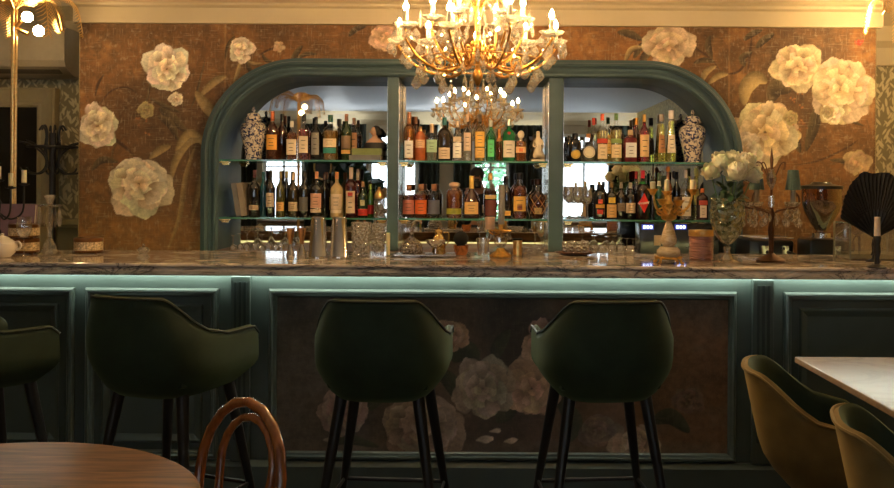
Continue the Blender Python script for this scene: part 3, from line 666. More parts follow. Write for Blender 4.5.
# ================================================================== LAMPS
M_flame = mat('candle_bulb_light', (1, .8, .5), .5, emit=(1.0, .62, .26), es=BULB)
M_pbulb = mat('palm_bulb_light', (1, .8, .5), .5, emit=(1.0, .66, .30), es=PALM_BULB)
M_crys = crystal_mat('crystal')
M_chg = mat('dark_gilt', (.50, .25, .06), .38, metal=1.0, var=.35, scale=40, bump=.3)
M_rbulb = mat('right_palm_bulb_light', (1, .8, .5), .5, emit=(1.0, .66, .28), es=PALM_BULB * 3.2)
M_fbulb = mat('floor_palm_bulb_light', (1, .8, .5), .5, emit=(1.0, .66, .30), es=FLOOR_BULB)
M_socket = mat('ivory_candle_sleeve', (.85, .72, .5), .5)
def drop_bm(h=.05, r=.016, M=None):
    """faceted almond crystal with a small bead above"""
    bm = B()
    lathe(bm, [(0, -h), (r * .55, -h * .88), (r, -h * .62), (r * .72, -h * .36), (r * .2, -h * .08), (0, 0)], 7, M=Matrix.Diagonal((1, .5, 1, 1)))
    lathe(bm, [(0, .0), (.006, .005), (.006, .010), (0, .015)], 6)
    return bm
DROP = {}
def drop(parent, loc, h=.05, r=.016, rz=0.0, m=None, name='crystal_drop'):
    key = (round(h, 3), round(r, 3))
    if key not in DROP:
        o = obj(name, drop_bm(h, r), m or M_crys, None, False); DROP[key] = o.data; COL.objects.unlink(o)
    o = bpy.data.objects.new(name, DROP[key]); COL.objects.link(o); o.parent = parent; o.location = loc; o.rotation_euler = (0, 0, rz); return o
CHX, CHY = 0.0, 3.97
ch = thing('crystal_chandelier', 'gilt chandelier with candle bulbs and hanging crystal drops in front of the arch', 'chandelier', (CHX, CHY, 1.80))
bm = B()
lathe(bm, [(0, .10), (.008, .105), (.018, .13), (.024, .15), (.016, .17), (.010, .19), (.012, .24), (.022, .27), (.014, .30), (.012, .34), (.016, .42), (.028, .45), (.014, .48), (.010, .60), (.010, 1.02)], 16)
obj('stem', bm, M_chg, ch)
obj('ceiling_cup', lathe(B(), [(0, 1.0), (.05, 1.005), (.06, 1.03), (.06, 1.049), (0, 1.049)], 20), M_chg, ch)
rnd = random.Random(5)
M_cup = crystal_mat('crystal_cup', milky=.22)
def cup_bm(r=.046):
    return lathe(B(), [(0, 0), (r * .35, .0), (r * .6, .004), (r * .95, .014), (r * 1.12, .022), (r * 1.08, .024), (r * .9, .017), (r * .5, .008), (0, .006)], 20, rip=(10, .08))
def candle_arm(a, R, ztip, zroot, nd, dsz=(.05, .017), main=True):
    ca, sa = math.cos(a), math.sin(a)
    def P(r, z): return (r * ca, r * sa, z)
    pts = spline([P(.02, zroot), P(R * .30, zroot - .075), P(R * .55, zroot - .09), P(R * .82, zroot - .045), P(R * 1.0, zroot + .03), P(R, ztip - .012)], 6)
    bm = tube(B(), pts, [.0075 - .003 * i / len(pts) for i in range(len(pts))], 7)
    sp = [P(R * .55 + .045 * (1 - k / 16) * math.cos(k * .62) * 1, zroot - .055 + .045 * (1 - k / 16) * math.sin(-k * .62)) for k in range(16)]
    tube(bm, sp, .004, 6)
    sp = [P(R * .30 + .03 * (1 - k / 14) * math.cos(k * .62 + 2), zroot - .045 + .03 * (1 - k / 14) * math.sin(k * .62 + 2)) for k in range(14)]
    tube(bm, sp, .0035, 6)
    arm = obj('arm', bm, M_chg, ch)
    x, y, _ = P(R, 0)
    obj('glass_cup', cup_bm(), M_cup, arm, loc=(x, y, ztip - .012))
    cs = obj('candle_sleeve', lathe(B(), [(0, 0), (.0105, 0), (.0105, .062), (.007, .066), (0, .066)], 12), M_socket, arm, loc=(x, y, ztip))
    obj('bulb', lathe(B(), [(0, 0), (.006, .001), (.0115, .012), (.0100, .022), (.004, .034), (0, .042)], 10), M_flame, arm, loc=(x, y, ztip + .064))
    for k in range(nd):
        b = a + PI + (k - (nd - 1) / 2) * 2 * PI / nd
        drop(ch, (x + .043 * math.cos(b), y + .043 * math.sin(b), ztip - rnd.uniform(-.002, .012)), dsz[0] * rnd.uniform(.85, 1.15), dsz[1], b + rnd.uniform(-.5, .5))
    return x, y
for k in range(9):
    a = 2 * PI * (k + .28) / 9
    candle_arm(a, .355, .335 - .03 * (k % 2 == 0) , .25, 4, (.062, .024))
for k in range(6):
    a = 2 * PI * (k + .1) / 6
    candle_arm(a, .20, .395, .30, 3, (.042, .014))
# lower tier of large drops
nd = 0
for k in range(14):
    a = 2 * PI * k / 14
    r = .27; drop(ch, (r * math.cos(a), r * math.sin(a), .185 - .035 * (k % 2)), .066, .025, a)
for k in range(9):
    a = 2 * PI * (k + .5) / 9
    drop(ch, (.15 * math.cos(a), .15 * math.sin(a), .135 - .03 * (k % 2)), .066, .024, a)
for k in range(6):
    a = 2 * PI * k / 6
    drop(ch, (.05 * math.cos(a), .05 * math.sin(a), .115), .05, .016, a)
drop(ch, (0, 0, .098), .075, .03)
for k in range(18):
    a = 2 * PI * (k + .5) / 18; r = .335 - .03 * (k % 2)
    drop(ch, (r * math.cos(a), r * math.sin(a), .262 - .035 * (k % 2)), .062, .025, a, name='pear_drop')
for k in range(16):
    a = 2 * PI * (k + .3) / 16; r = .21 - .03 * (k % 2)
    drop(ch, (r * math.cos(a), r * math.sin(a), .195 + .07 * (k % 3)), .062, .024, a, name='pear_drop')
# chains of beads, wire rings carrying the drops
for r, z in ((.27, .215), (.15, .175)):
    obj('ring', tube(B(), [(r * math.cos(t), r * math.sin(t), z) for t in [2 * PI * i / 48 for i in range(48)]], .0028, 5, closed=True), M_chg, ch)
for k in range(9):
    a = 2 * PI * (k + .78) / 9; bm = B()
    pts = []; rad = []
    for i in range(61):
        t = i / 60; r = .345 * (1 - t) + .06 * t; z = .335 * (1 - t) + .47 * t - .10 * math.sin(PI * t)
        pts.append((r * math.cos(a), r * math.sin(a), z)); rad.append(.0012 + .0062 * abs(math.sin(i * PI / 5)))
    tube(bm, pts, rad, 6)
    obj('bead_chain', bm, M_crys, ch, False)
for k in range(8):
    a = 2 * PI * k / 8; bm = B()
    tube(bm, spline([(.01 * math.cos(a), .01 * math.sin(a), .44), (.07 * math.cos(a), .07 * math.sin(a), .50), (.11 * math.cos(a), .11 * math.sin(a), .47), (.12 * math.cos(a), .12 * math.sin(a), .435)], 5), .003, 6)
    ch_s = obj('upper_scroll', bm, M_chg, ch); drop(ch, (.12 * math.cos(a), .12 * math.sin(a), .43), .05, .017, a)
for k in range(6):
    a = 2 * PI * (k + .4) / 6
    obj('glass_spike', lathe(B(), [(0, 0), (.007, .005), (.010, .02), (.004, .06), (0, .095)], 6, c=(.27 * math.cos(a), .27 * math.sin(a), .335)), M_crys, ch, False)

# ---- gilt palm lamps
def frond(bm, a, L, rise, droop, z0, nleaf=15):
    ca, sa = math.cos(a), math.sin(a)
    pts = spline([(0, 0, z0), (L * .28 * ca, L * .28 * sa, z0 + rise * .8), (L * .62 * ca, L * .62 * sa, z0 + rise), (L * .9 * ca, L * .9 * sa, z0 + rise * .35), (L * 1.0 * ca, L * 1.0 * sa, z0 - droop)], 9)
    tube(bm, pts, [.0055 - .003 * i / len(pts) for i in range(len(pts))], 6)
    side = Vector((-sa, ca, 0)); n = len(pts)
    for i in range(3, n):
        p = pts[i]; t = (pts[min(i + 1, n - 1)] - pts[i - 1]).normalized(); s_ = i / n
        ln = .082 * math.sin(PI * min(.96, .25 + .72 * s_)) + .025
        dn = t.cross(side); dn = -dn if dn.z > 0 else dn
        for sg in (-1, 1):
            tip = p + side * sg * ln * .8 + t * ln * .55 + dn * ln * .35
            m1 = p + side * sg * ln * .4 + t * ln * .35 + dn * ln * .06
            w = t * .0032; up = Vector((0, 0, .0012))
            v = [bm.verts.new(q) for q in (p - w * .6, p + w * .6, m1 + w, tip, m1 - w)]
            vb = [bm.verts.new(q.co + up) for q in v]
            bm.faces.new(v); bm.faces.new(vb[::-1])
            for q in range(5): bm.faces.new((v[q], vb[q], vb[(q + 1) % 5], v[(q + 1) % 5]))
def palm_lamp(label, loc, zcrown, rz, fr, pm=None):
    t = thing('palm_lamp', label, 'lamp', loc, rz, None); bm = B()
    obj('base', lathe(B(), [(0, 0), (.13, 0), (.13, .012), (.11, .022), (.03, .03), (.02, .05), (0, .05)], 28), M_gold, t)
    for k in range(4):
        a = k * PI / 2; tube(bm, [(.011 * math.cos(a), .011 * math.sin(a), .03), (.010 * math.cos(a), .010 * math.sin(a), zcrown * .5), (.012 * math.cos(a), .012 * math.sin(a), zcrown)], .0075, 8)
    obj('pole', bm, M_gold, t)
    for a, L, rise, droop in fr:
        b = B(); frond(b, a, L, rise, droop, zcrown); obj('frond', b, M_gold, t, False)
    for a, r, dz in ((-.35, .095, -.045), (.15, .13, -.115)):
        x, y = r * math.cos(a), r * math.sin(a)
        s = obj('socket', tube(B(), [(0, 0, zcrown - .10), (x * .55, y * .55, zcrown + dz - .02)], .012, 10), M_gold, t)
        b = B(); ball(b, (x, y, zcrown + dz), .030, 1, 1, 1, 14, 10); obj('bulb', b, pm or M_pbulb, s)
    return t
FR = [(0.25, .36, .10, .12), (-.5, .30, .07, .16), (1.2, .34, .12, .06), (2.1, .33, .10, .10), (3.0, .36, .09, .12), (3.9, .33, .12, .08), (4.8, .30, .10, .10)]
palm_lamp('tall gilt palm tree lamp behind the left end of the counter', (PX(13, 5.10), 5.10, 0.001), PZ(10, 5.10, 13), 0.0, FR)
palm_lamp('gilt palm tree lamp behind the right end of the counter, only its fronds in view', (PX(930, 5.10), 5.10, 0.001), PZ(4, 5.10, 925), 2.3, FR, M_rbulb)
palm_lamp('gilt palm tree floor lamp seen only in the left of the bar mirror', (-2.0, 1.7, 0.001), 2.36, 1.0, FR, M_fbulb)

# ================================================================== SEATING AND TABLES
M_velv = mat('dark_green_velvet', (.013, .026, .013), .8, sheen=.25, var=.2, scale=12)
M_velv.node_tree.nodes['Principled BSDF'].inputs['Sheen Tint'].default_value = (.35, .5, .2, 1)
M_velm = mat('warm_lit_green_velvet', (.17, .115, .035), .75, sheen=.5, var=.2, scale=12)  # green velvet with the warm light on the chair backs put into its colour
M_velm.node_tree.nodes['Principled BSDF'].inputs['Sheen Tint'].default_value = (.8, .6, .25, 1)
M_pipe = mat('black_green_piping', (.012, .020, .012), .6)
M_leg = mat('black_stained_leg', (.008, .007, .006), .4)
def shell(w, dep, zb, zback, zarm, lean=.04, th=.032, taper=.80, fl=.18, drop0=.50, drop1=.80):
    """upholstered tub: returns (bmesh, rim points). back towards -y"""
    NT, NS = 44, 9
    def plan(t, sc):
        # t in -1..1 ; |t|>.62 = arms (straight), inside = superellipse back
        s = 1 if t > 0 else -1; a = abs(t)
        if a > .62:
            f = (a - .62) / .38; return (s * w * sc * (1 - .04 * f), (-dep * .10 + f * dep * .62) * sc)
        q = a / .62 * PI / 2; n = 2.9
        return (s * w * sc * abs(math.sin(q)) ** (2 / n), (-dep * .10 - dep * .62 * abs(math.cos(q)) ** (2 / n)) * sc)
    def top(t):
        a = abs(t)
        k = min(1, max(0, (a - drop0) / (drop1 - drop0))); k = k * k * (3 - 2 * k)
        crown = -.010 * (a / .5) ** 2 if a < .5 else -.010
        endf = max(0, (a - .94) / .06)
        return zback * (1 - k) + zarm * k + crown - endf * endf * .03
    bm = B(); cols = []; rim = []
    for i in range(NT + 1):
        t = -1 + 2 * i / NT; zt = top(t); col = []
        for j in range(NS + 1):                       # outer skin upwards
            f = j / NS; sc = taper + (1 - taper) * math.sin(min(1, f * 2.3) * PI / 2)
            x, y = plan(t, sc); z = zb + (zt - zb) * f
            x *= 1 - fl * .35 * max(0, (z - zarm) / max(.01, zback - zarm))
            y -= lean * f * (1 if abs(t) < .6 else .3)
            col.append((x, y, z))
        x, y, z = col[-1]; nx, ny = x, y + dep * .1
        ln = math.hypot(nx, ny) or 1; nx, ny = nx / ln, ny / ln
        if abs(t) > .62: nx, ny = (1 if t > 0 else -1), 0
        rim.append((x - nx * 0, y - ny * 0, z))
        col.append((x - nx * th * .5, y - ny * th * .5, z + .010))
        col.append((x - nx * th, y - ny * th, z - .002))
        for j in range(NS - 1, -1, -1):
            X, Y, Z = col[j]
            col.append((X - nx * th * 1.1, Y - ny * th * 1.1, max(Z, zb + .05)))
        cols.append([bm.verts.new(c) for c in col])
    for a, b in zip(cols[:-1], cols[1:]):
        for j in range(len(a) - 1): bm.faces.new((a[j], b[j], b[j + 1], a[j + 1]))
    for c in (cols[0], cols[-1]):
        for j in range(len(c) // 2 - 1):
            a, b, d, e = c[j], c[j + 1], c[-2 - j], c[-1 - j]
            if len({a, b, d, e}) == 4:
                try: bm.faces.new((a, b, d, e))
                except ValueError: pass
    # bottom pan
    bott = [c[0] for c in cols]
    low = [bm.verts.new((v.co.x * .86, v.co.y * .86, zb - .028)) for v in bott]
    for i in range(len(bott) - 1): bm.faces.new((bott[i], bott[i + 1], low[i + 1], low[i]))
    bm.faces.new(low[::-1])
    return bm, rim
def tub(name, label, cat, group, m_out, m_in, loc, rz, zb, zback, zarm, w=.265, dep=.46, legs='stool', kw={}):
    t = thing(name, label, cat, loc, rz, group)
    bm, rim = shell(w, dep, zb, zback, zarm, **kw)
    so = obj('backrest_shell', bm, m_out, t, ang=60)
    if m_in is not m_out:
        so.data.materials.append(m_in)
        for p in so.data.polygons:
            c_ = p.center; n_ = p.normal
            if (n_.x * c_.x + n_.y * (c_.y + dep * .1)) < -.004 and c_.z > zb + .02: p.material_index = 1
    obj('piping', tube(B(), [(x * 1.004, y * 1.004, z + .003) for x, y, z in rim], .0055, 6), M_pipe if m_out is M_velv else m_out, t)
    sb = B(); box(sb, -w * .80, w * .80, -dep * .50, dep * .50, zb + .005, zb + .11, .035)
    obj('seat_cushion', sb, m_in, t)
    L0 = zb - .02
    for sx in (-1, 1):
        for sy in (-1, 1):
            x0, y0 = sx * w * .58, sy * dep * .33; k = .10 if legs == 'stool' else .06
            x1, y1 = x0 + sx * k, y0 + sy * k
            r0, r1 = (.024, .012) if legs == 'stool' else (.014, .009)
            obj('leg', tube(B(), [(x0, y0, L0), (x1, y1, .003)], [r0, r1], 10), M_leg, t)
    if legs == 'stool':
        zf = .24; f = (L0 - zf) / L0; X, Y = w * .58 + .10 * f, dep * .33 + .10 * f
        obj('footrest', tube(B(), [(-X, -Y, zf), (X, -Y, zf), (X, Y, zf), (-X, Y, zf)], .009, 8, closed=True), M_blackm, t)
    return t
GS = 'bar stools along the counter'
def stool(label, px, d, rz): return tub('bar_stool', label, 'bar stool', GS, M_velv, M_velv, (PX(px, d), d + .05, 0), rz, .69, 1.045, .895, w=.25, dep=.43, kw=dict(fl=.60, drop0=.30, drop1=.70, lean=.03, taper=.80))
stool('dark green velvet bar stool cut off by the left edge', -30, 3.55, R_ and math.radians(-38))
stool('dark green velvet bar stool turned to the right, in front of the left wood panel', 172, 3.52, math.radians(-20))
stool('dark green velvet bar stool at the left half of the painted flower panel', 386, 3.48, math.radians(-4))
stool('dark green velvet bar stool at the right half of the painted flower panel', 602, 3.50, math.radians(5))
GC = 'olive velvet chairs at the marble table'
for lb, y in (('green velvet armchair coloured warm-lit olive at the right marble table, nearer the bar', 3.10), ('green velvet armchair coloured warm-lit olive at the lower right corner, nearest the viewer', 2.36)):
    tub('tub_chair', lb, 'chair', GC, M_velm, M_velv, (1.36 if y > 3 else 1.39, y, 0), math.radians(-108), .40, .83, .56, w=.25, dep=.46, legs='chair', kw=dict(lean=.09, taper=.70, drop0=.26, drop1=.95, fl=.1))
# marble table at right
tt = thing('marble_table', 'pale marble topped table in front of the right end of the bar', 'table', (2.0, 3.2, 0))
obj('table_top', box(B(), -.655, .75, -1.25, .60, .725, .75, .004), marble('pale_marble', (.37, .26, .17), (.27, .18, .115), 1.6, .25, .48, .53), tt, False)
for y in (-.8, .25):
    obj('column', lathe(B(), [(0, 0), (.03, 0), (.03, .70), (.09, .724), (0, .724)], 16, c=(.12, y, .02)), M_blackm, tt)
    obj('foot', box(B(), -.28, .52, y - .035, y + .035, .0, .025, .006), M_blackm, tt)
# round wooden table
rt = thing('round_table', 'round dark brown wooden table in the lower left corner', 'table', (-1.17, 1.94, 0))
obj('table_top', lathe(B(), [(0, .722), (.53, .722), (.555, .730), (.555, .744), (.545, .75), (0, .75)], 72), wood('dark_oak_top', (.07, .030, .012), (.24, .11, .045), .5, 5, (1, 9, 9), 0), rt)
obj('column', lathe(B(), [(0, .03), (.05, .03), (.04, .10), (.035, .60), (.07, .70), (.16, .721), (0, .721)], 20), M_blackm, rt)
for k in range(3):
    a = k * 2 * PI / 3 + .4; obj('foot', tube(B(), [(0, 0, .06), (.2 * math.cos(a), .2 * math.sin(a), .045), (.34 * math.cos(a), .34 * math.sin(a), .016)], [.024, .020, .014], 8), M_blackm, rt)
# bentwood chair
bc = thing('bentwood_chair', 'brown bentwood chair with looped back beside the round wooden table', 'chair', (-.81, 2.30, 0), math.radians(137))
M_bent = wood('bentwood_varnish', (.16, .045, .012), (.36, .12, .03), .22, 8, (3, 3, 1), .8)
def hoop(w0, w1, z0, z1, y0, y1, n=28):
    P = []
    for i in range(n + 1):
        t = i / n
        if t < .34: f = t / .34; x = -(w0 + (w1 - w0) * f); z = z0 + (z1 - w1 - z0) * f
        elif t > .66: f = (1 - t) / .34; x = w0 + (w1 - w0) * f; z = z0 + (z1 - w1 - z0) * f
        else:
            a = PI - (t - .34) / .32 * PI; x = w1 * math.cos(a); z = z1 - w1 + w1 * math.sin(a)
        P.append((x, y0 + (y1 - y0) * ((z - z0) / (z1 - z0)), z))
    return P
obj('back_hoop', tube(B(), [(-.15, .2 - .42, .003)] + hoop(.175, .195, .45, .86, -.195, -.27) + [(.15, .2 - .42, .003)], .0155, 12), M_bent, bc)
obj('inner_loop', tube(B(), [(x - .028, y - .012, z) for x, y, z in hoop(.09, .125, .455, .825, -.185, -.25)], .012, 12), M_bent, bc)
obj('seat', lathe(B(), [(0, .438), (.20, .438), (.212, .447), (.212, .462), (.195, .468), (.17, .460), (0, .460)], 40), M_bent, bc)
for sx in (-1, 1): obj('leg', tube(B(), [(sx * .14, .13, .44), (sx * .17, .17, .2), (sx * .19, .21, .003)], [.017, .014, .011], 10), M_bent, bc)
obj('leg_ring', tube(B(), [(.15 * math.cos(2 * PI * k / 28), .15 * math.sin(2 * PI * k / 28), .24) for k in range(28)], .009, 8, closed=True), M_bent, bc)

# ================================================================== the far side of the room, seen in the mirror
M_curt = mat('dark_green_curtain', (.022, .026, .014), .8, var=.3, scale=10, stretch=(6, 6, .3))
def curtain(x0, x1, label):
    bm = B(); n = 40; y = ROOM['y0'] + .22; P = []
    for i in range(n + 1):
        P.append((x0 + (x1 - x0) * i / n, y + .035 * math.sin(i / n * PI * 2 * max(3, (x1 - x0) / .11))))
    f = P + [(a, b - .012) for a, b in P[::-1]]
    prism_z(bm, f, .02, 2.6); o = obj('curtain', bm, M_curt); tag(o, label, 'curtain', 'dark curtains reflected in the bar mirror')
for x0, x1, lb in ((-4.75, -4.2, 'dark green curtain beside the outermost left window in the mirror'), (-3.3, -2.75, 'dark green curtain between the two left windows in the mirror, left one'), (-2.62, -2.12, 'dark green curtain touching the left side of the second window in the mirror'), (-1.12, -.72, 'dark green curtain right of the second window in the mirror'), (-.45, -.12, 'dark green curtain left of the middle window in the mirror'), (.6, 1.25, 'wide dark green curtain right of the middle window in the mirror'), (2.5, 2.95, 'dark green curtain in the far right corner in the mirror')):
    curtain(x0, x1, lb)
for x0, x1, z0, z1 in ((-1.13, -.1, 0, 0),): pass
M_leafg = mat('garden_foliage', (.06, .20, .09), .6, var=.6, scale=6)
def bush(name, label, cat, loc, R, H, n, m, seed=1, group=None, ls=.16):
    r = random.Random(seed); t = thing(name, label, cat, loc, 0, group); bm = B()
    for k in range(n):
        a, b, q = r.uniform(0, 2 * PI), r.uniform(-1, 1), r.random() ** .4
        c = Vector((R * q * math.cos(a) * math.sqrt(1 - b * b), R * q * math.sin(a) * math.sqrt(1 - b * b), H * .62 + H * .4 * q * b))
        d = Vector((r.uniform(-1, 1), r.uniform(-1, 1), r.uniform(-.6, .6))).normalized(); s = d.orthogonal() * ls * .3; ll = ls * r.uniform(.7, 1.2)
        v = [bm.verts.new(p) for p in (c, c + d * ll * .5 + s, c + d * ll, c + d * ll * .5 - s)]; bm.faces.new(v)
    obj('foliage', bm, m, t, False)
    obj('trunk', tube(B(), [(0, 0, .01), (.02, 0, H * .4), (0, .02, H * .7)], [R * .07 + .01, R * .05 + .008, R * .02 + .004], 8), M_wood, t)
bush('garden_tree', 'green garden tree outside the middle window, seen in the mirror', 'tree', (.3, -7.9, 0), 1.3, 3.4, 1500, M_leafg, 1)
bush('potted_palm', 'dark green house plant by the second window, seen in the mirror', 'plant', (-2.3, -4.6, .3), .5, 1.5, 260, mat('dark_leaf', (.02, .06, .02), .5), 2, ls=.34)
pt = obj('plant_pot', lathe(B(), [(0, 0), (.14, 0), (.19, .32), (.17, .32), (.16, .29), (0, .29)], 24), mat('clay_pot', (.3, .13, .07), .7), loc=(-2.3, -4.6, 0)); tag(pt, 'clay pot holding the house plant by the second window', 'plant pot')
wm = thing('oval_mirror', 'small gilt oval mirror on the far wall, reflected between bottles', 'mirror', (-2.93, R_['y0'] + .30, 1.78))
obj('frame', tube(B(), [(.16 * math.cos(a), 0, .24 * math.sin(a)) for a in [2 * PI * k / 40 for k in range(40)]], .02, 8, closed=True), M_gold, wm)
obj('mirror_glass', lathe(B(), [(0, -.004), (1, -.004), (1, .004), (0, .004)], 40, M=Matrix.Diagonal((.155, 1, .235, 1)) @ Matrix.Rotation(PI / 2, 4, 'X')), mat('dark_mirror_glass', (.05, .05, .05), .1), wm)
# coat rack in the left alcove
cr = thing('coat_rack', 'black bentwood coat rack with curled hooks in the left alcove', 'coat rack', (PX(52, 5.95), 5.95, 0))
H0 = PZ(150, 5.95, 52)
obj('pole', tube(B(), [(0, 0, .02), (0, 0, PZ(133, 5.95, 52))], .021, 12), M_blackm, cr)
for k in range(6):
    a = k * PI / 3 + .12; c, s_ = math.cos(a), math.sin(a)
    P = spline([(.02 * c, .02 * s_, H0 - .13), (.05 * c, .05 * s_, H0 - .02), (.04 * c, .04 * s_, H0 + .10), (.06 * c, .06 * s_, H0 + .16), (.085 * c, .085 * s_, H0 + .13)], 6)
    hk = obj('hook', tube(B(), P, .0065, 8), M_blackm, cr)
    obj('lower_hook', tube(B(), spline([(.21 * c, .21 * s_, H0 + .055), (.13 * c, .13 * s_, H0 + .03), (.05 * c, .05 * s_, H0 - .04), (.045 * c, .045 * s_, H0 - .11), (.09 * c, .09 * s_, H0 - .155), (.17 * c, .17 * s_, H0 - .15), (.20 * c, .20 * s_, H0 - .12)], 6), .0065, 8), M_blackm, hk)
obj('ring', tube(B(), [(.15 * math.cos(2 * PI * k / 36), .15 * math.sin(2 * PI * k / 36), H0 + .02) for k in range(36)], .008, 8, closed=True), M_blackm, cr)
obj('foot_ring', tube(B(), [(.22 * math.cos(2 * PI * k / 36), .22 * math.sin(2 * PI * k / 36), .30) for k in range(36)], .009, 8, closed=True), M_blackm, cr)
for k in range(4):
    a = k * PI / 2 + .4; obj('foot', tube(B(), spline([(.02 * math.cos(a), .02 * math.sin(a), .55), (.10 * math.cos(a), .10 * math.sin(a), .45), (.21 * math.cos(a), .21 * math.sin(a), .30), (.23 * math.cos(a), .23 * math.sin(a), .004)], 5), .012, 8), M_blackm, cr)
# air conditioner over the doorway
ac = thing('air_conditioner', 'beige boxed air conditioner high on the left alcove wall', 'air conditioner', (PX(76, 6.0) - .75, 6.0, PZ(76, 6.0, 40)))
zz = PZ(30, 6.0, 40) - PZ(76, 6.0, 40)
obj('casing', prism_x(B(), [(.199, .0), (.02, .0), (-.10, .05), (-.12, .09), (-.12, zz - .02), (-.09, zz), (.199, zz)], -.9, .72), mat('beige_casing', (.36, .30, .20), .45, var=.04), ac, True, ang=25)
obj('air_flap', box(B(), -.85, .66, -.075, -.02, .004, .016, .003, M=Matrix.Rotation(-.4, 4, 'X')), mat('dark_flap', (.10, .08, .05), .5), ac, False)

# bowl uplighters added on the far wall to brighten the reflected ceiling
for k, x in enumerate((-4.6, -2.72, -.66, 1.09, 2.8)):
    t = thing('added_uplighter', 'added white bowl uplighter on the far wall, put in to brighten the ceiling', 'added lamp', (x, R_['y0'] + .17, 2.28), 0, 'added uplighters on the far wall')
    obj('bowl', lathe(B(), [(0, 0), (.05, .01), (.10, .05), (.12, .10), (.115, .10), (.095, .055), (.045, .018), (0, .010)], 24), mat('white_bowl', (.6, .6, .58), .6), t)
    obj('wall_arm', box(B(), -.02, .02, -.169, -.09, .03, .07, .004), mat('white_bowl', (.6, .6, .58), .6), t, False)
    L = bpy.data.lights.new('ceiling_fill', 'SPOT'); L.energy = UPL; L.color = (.93, .97, 1.0); L.spot_size = math.radians(165); L.spot_blend = .6; L.shadow_soft_size = .04
    lo = bpy.data.objects.new('ceiling_fill', L); COL.objects.link(lo); lo.parent = t; lo.location = (0, 0, .115); lo.rotation_euler = (PI - .35, 0, 0)

# ================================================================== BOTTLES ON THE GLASS SHELVES
def liq(c, name=None): return mat('liquid_%02d_%02d_%02d' % tuple(int(q * 99) for q in c), c, .06, trans=.75, ior=1.33, var=.1, coat=.6)
def dk(c): return mat('dark_glass_%02d_%02d_%02d' % tuple(int(q * 99) for q in c), c, .07, var=.2, coat=1.0)
def ppr(c): return mat('label_paper_%02d_%02d_%02d' % tuple(int(q * 99) for q in c), c, .55, var=.06, scale=80)
def capm(c, metal=0): return mat('cap_%02d_%02d_%02d_%d' % (tuple(int(q * 99) for q in c) + (metal * 9,)), c, .3, metal=metal)
M_ink = mat('label_ink', (.05, .035, .03), .5)
BLK, DBR, DGR, DRD = (.006, .005, .005), (.045, .012, .005), (.012, .035, .008), (.06, .006, .006)
AMB, ORG, GLD, RED, CPR, YEL, GRN, PNKL = (.42, .11, .015), (.62, .20, .03), (.66, .36, .06), (.50, .02, .03), (.50, .12, .03), (.72, .58, .10), (.03, .42, .10), (.80, .60, .50)
CRL, WHL, ORL, TEA, BRL = (.78, .62, .42), (.82, .80, .74), (.80, .38, .06), (.03, .20, .17), (.40, .20, .10)
def bprof(kind, r, h, nr):
    if kind == 'wine': P = [(0, 0), (r * .9, 0), (r, .006), (r, h * .60), (r * .93, h * .66), (r * .6, h * .72), (nr * 1.1, h * .78), (nr, h * .82), (nr, h)]
    elif kind == 'square' or kind == 'cyl': P = [(0, 0), (r * .92, 0), (r, .006), (r, h * .62), (r * .94, h * .68), (r * .6, h * .74), (nr * 1.05, h * .78), (nr, h * .82), (nr, h)]
    elif kind == 'squat': P = [(0, 0), (r * .9, 0), (r, .008), (r, h * .66), (r * .9, h * .76), (r * .5, h * .82), (nr, h * .85), (nr, h)]
    elif kind == 'round': P = [(0, 0), (r * .5, 0), (r * .78, h * .08), (r, h * .30), (r * .92, h * .50), (r * .6, h * .64), (nr * 1.1, h * .72), (nr, h * .78), (nr, h)]
    elif kind == 'taper': P = [(0, 0), (r * .92, 0), (r, .006), (r * .98, h * .25), (r * .62, h * .72), (nr, h * .84), (nr, h)]
    elif kind == 'stone': P = [(0, 0), (r * .92, 0), (r, .008), (r * 1.0, h * .66), (r * .92, h * .76), (r * .62, h * .84), (nr, h * .88), (nr, h)]
    elif kind == 'cognac': P = [(0, 0), (r * .9, 0), (r, .008), (r * .98, h * .40), (r * .72, h * .56), (r * .38, h * .66), (nr, h * .72), (nr, h)]
    elif kind == 'deco': P = [(0, 0), (r * .62, 0), (r * .72, h * .04), (r * .98, h * .30), (r, h * .50), (r * .8, h * .62), (r * .4, h * .70), (nr, h * .74), (nr, h)]
    return P
def rad_at(P, z):
    for (r0, z0), (r1, z1) in zip(P[:-1], P[1:]):
        if z0 <= z <= z1 and z1 > z0: return r0 + (r1 - r0) * (z - z0) / (z1 - z0)
    return P[-1][0]
def squarify(bm, k=.28, sy=.82):
    for v in bm.verts:
        r = math.hypot(v.co.x, v.co.y)
        if r > .012:
            a = math.atan2(v.co.y, v.co.x); q = (abs(math.cos(a)) ** 5 + abs(math.sin(a)) ** 5) ** (-1 / 5)
            f = 1 + (q - 1) * .62; v.co.x *= f * .90; v.co.y *= f * sy * .9
def curved(bm, P, z0, z1, a, off, sq=False, n=12, thick=.0006, ac=-PI / 2):
    """patch following the bottle front between two heights"""
    rows = []
    for z in (z0, z0 + (z1 - z0) * .33, z0 + (z1 - z0) * .67, z1):
        for o in (off,): rows.append([(ac + a * (2 * i / n - 1), z, rad_at(P, z) + o) for i in range(n + 1)])
    def mk(add): return [[bm.verts.new(((r + add) * math.cos(t), (r + add) * math.sin(t), z)) for t, z, r in row] for row in rows]
    A, Bk = mk(0), mk(-thick)
    for G in (A, Bk):
        for p, q in zip(G[:-1], G[1:]):
            for i in range(n): bm.faces.new((p[i], p[i + 1], q[i + 1], q[i]))
    for i in range(n):
        bm.faces.new((A[0][i], A[0][i + 1], Bk[0][i + 1], Bk[0][i])); bm.faces.new((A[-1][i], A[-1][i + 1], Bk[-1][i + 1], Bk[-1][i]))
    for i in range(3):
        for e in (0, -1): bm.faces.new((A[i][e], A[i + 1][e], Bk[i + 1][e], Bk[i][e]))
    if sq: squarify(bm)
SY = {0: 5.71, 1: 5.71}
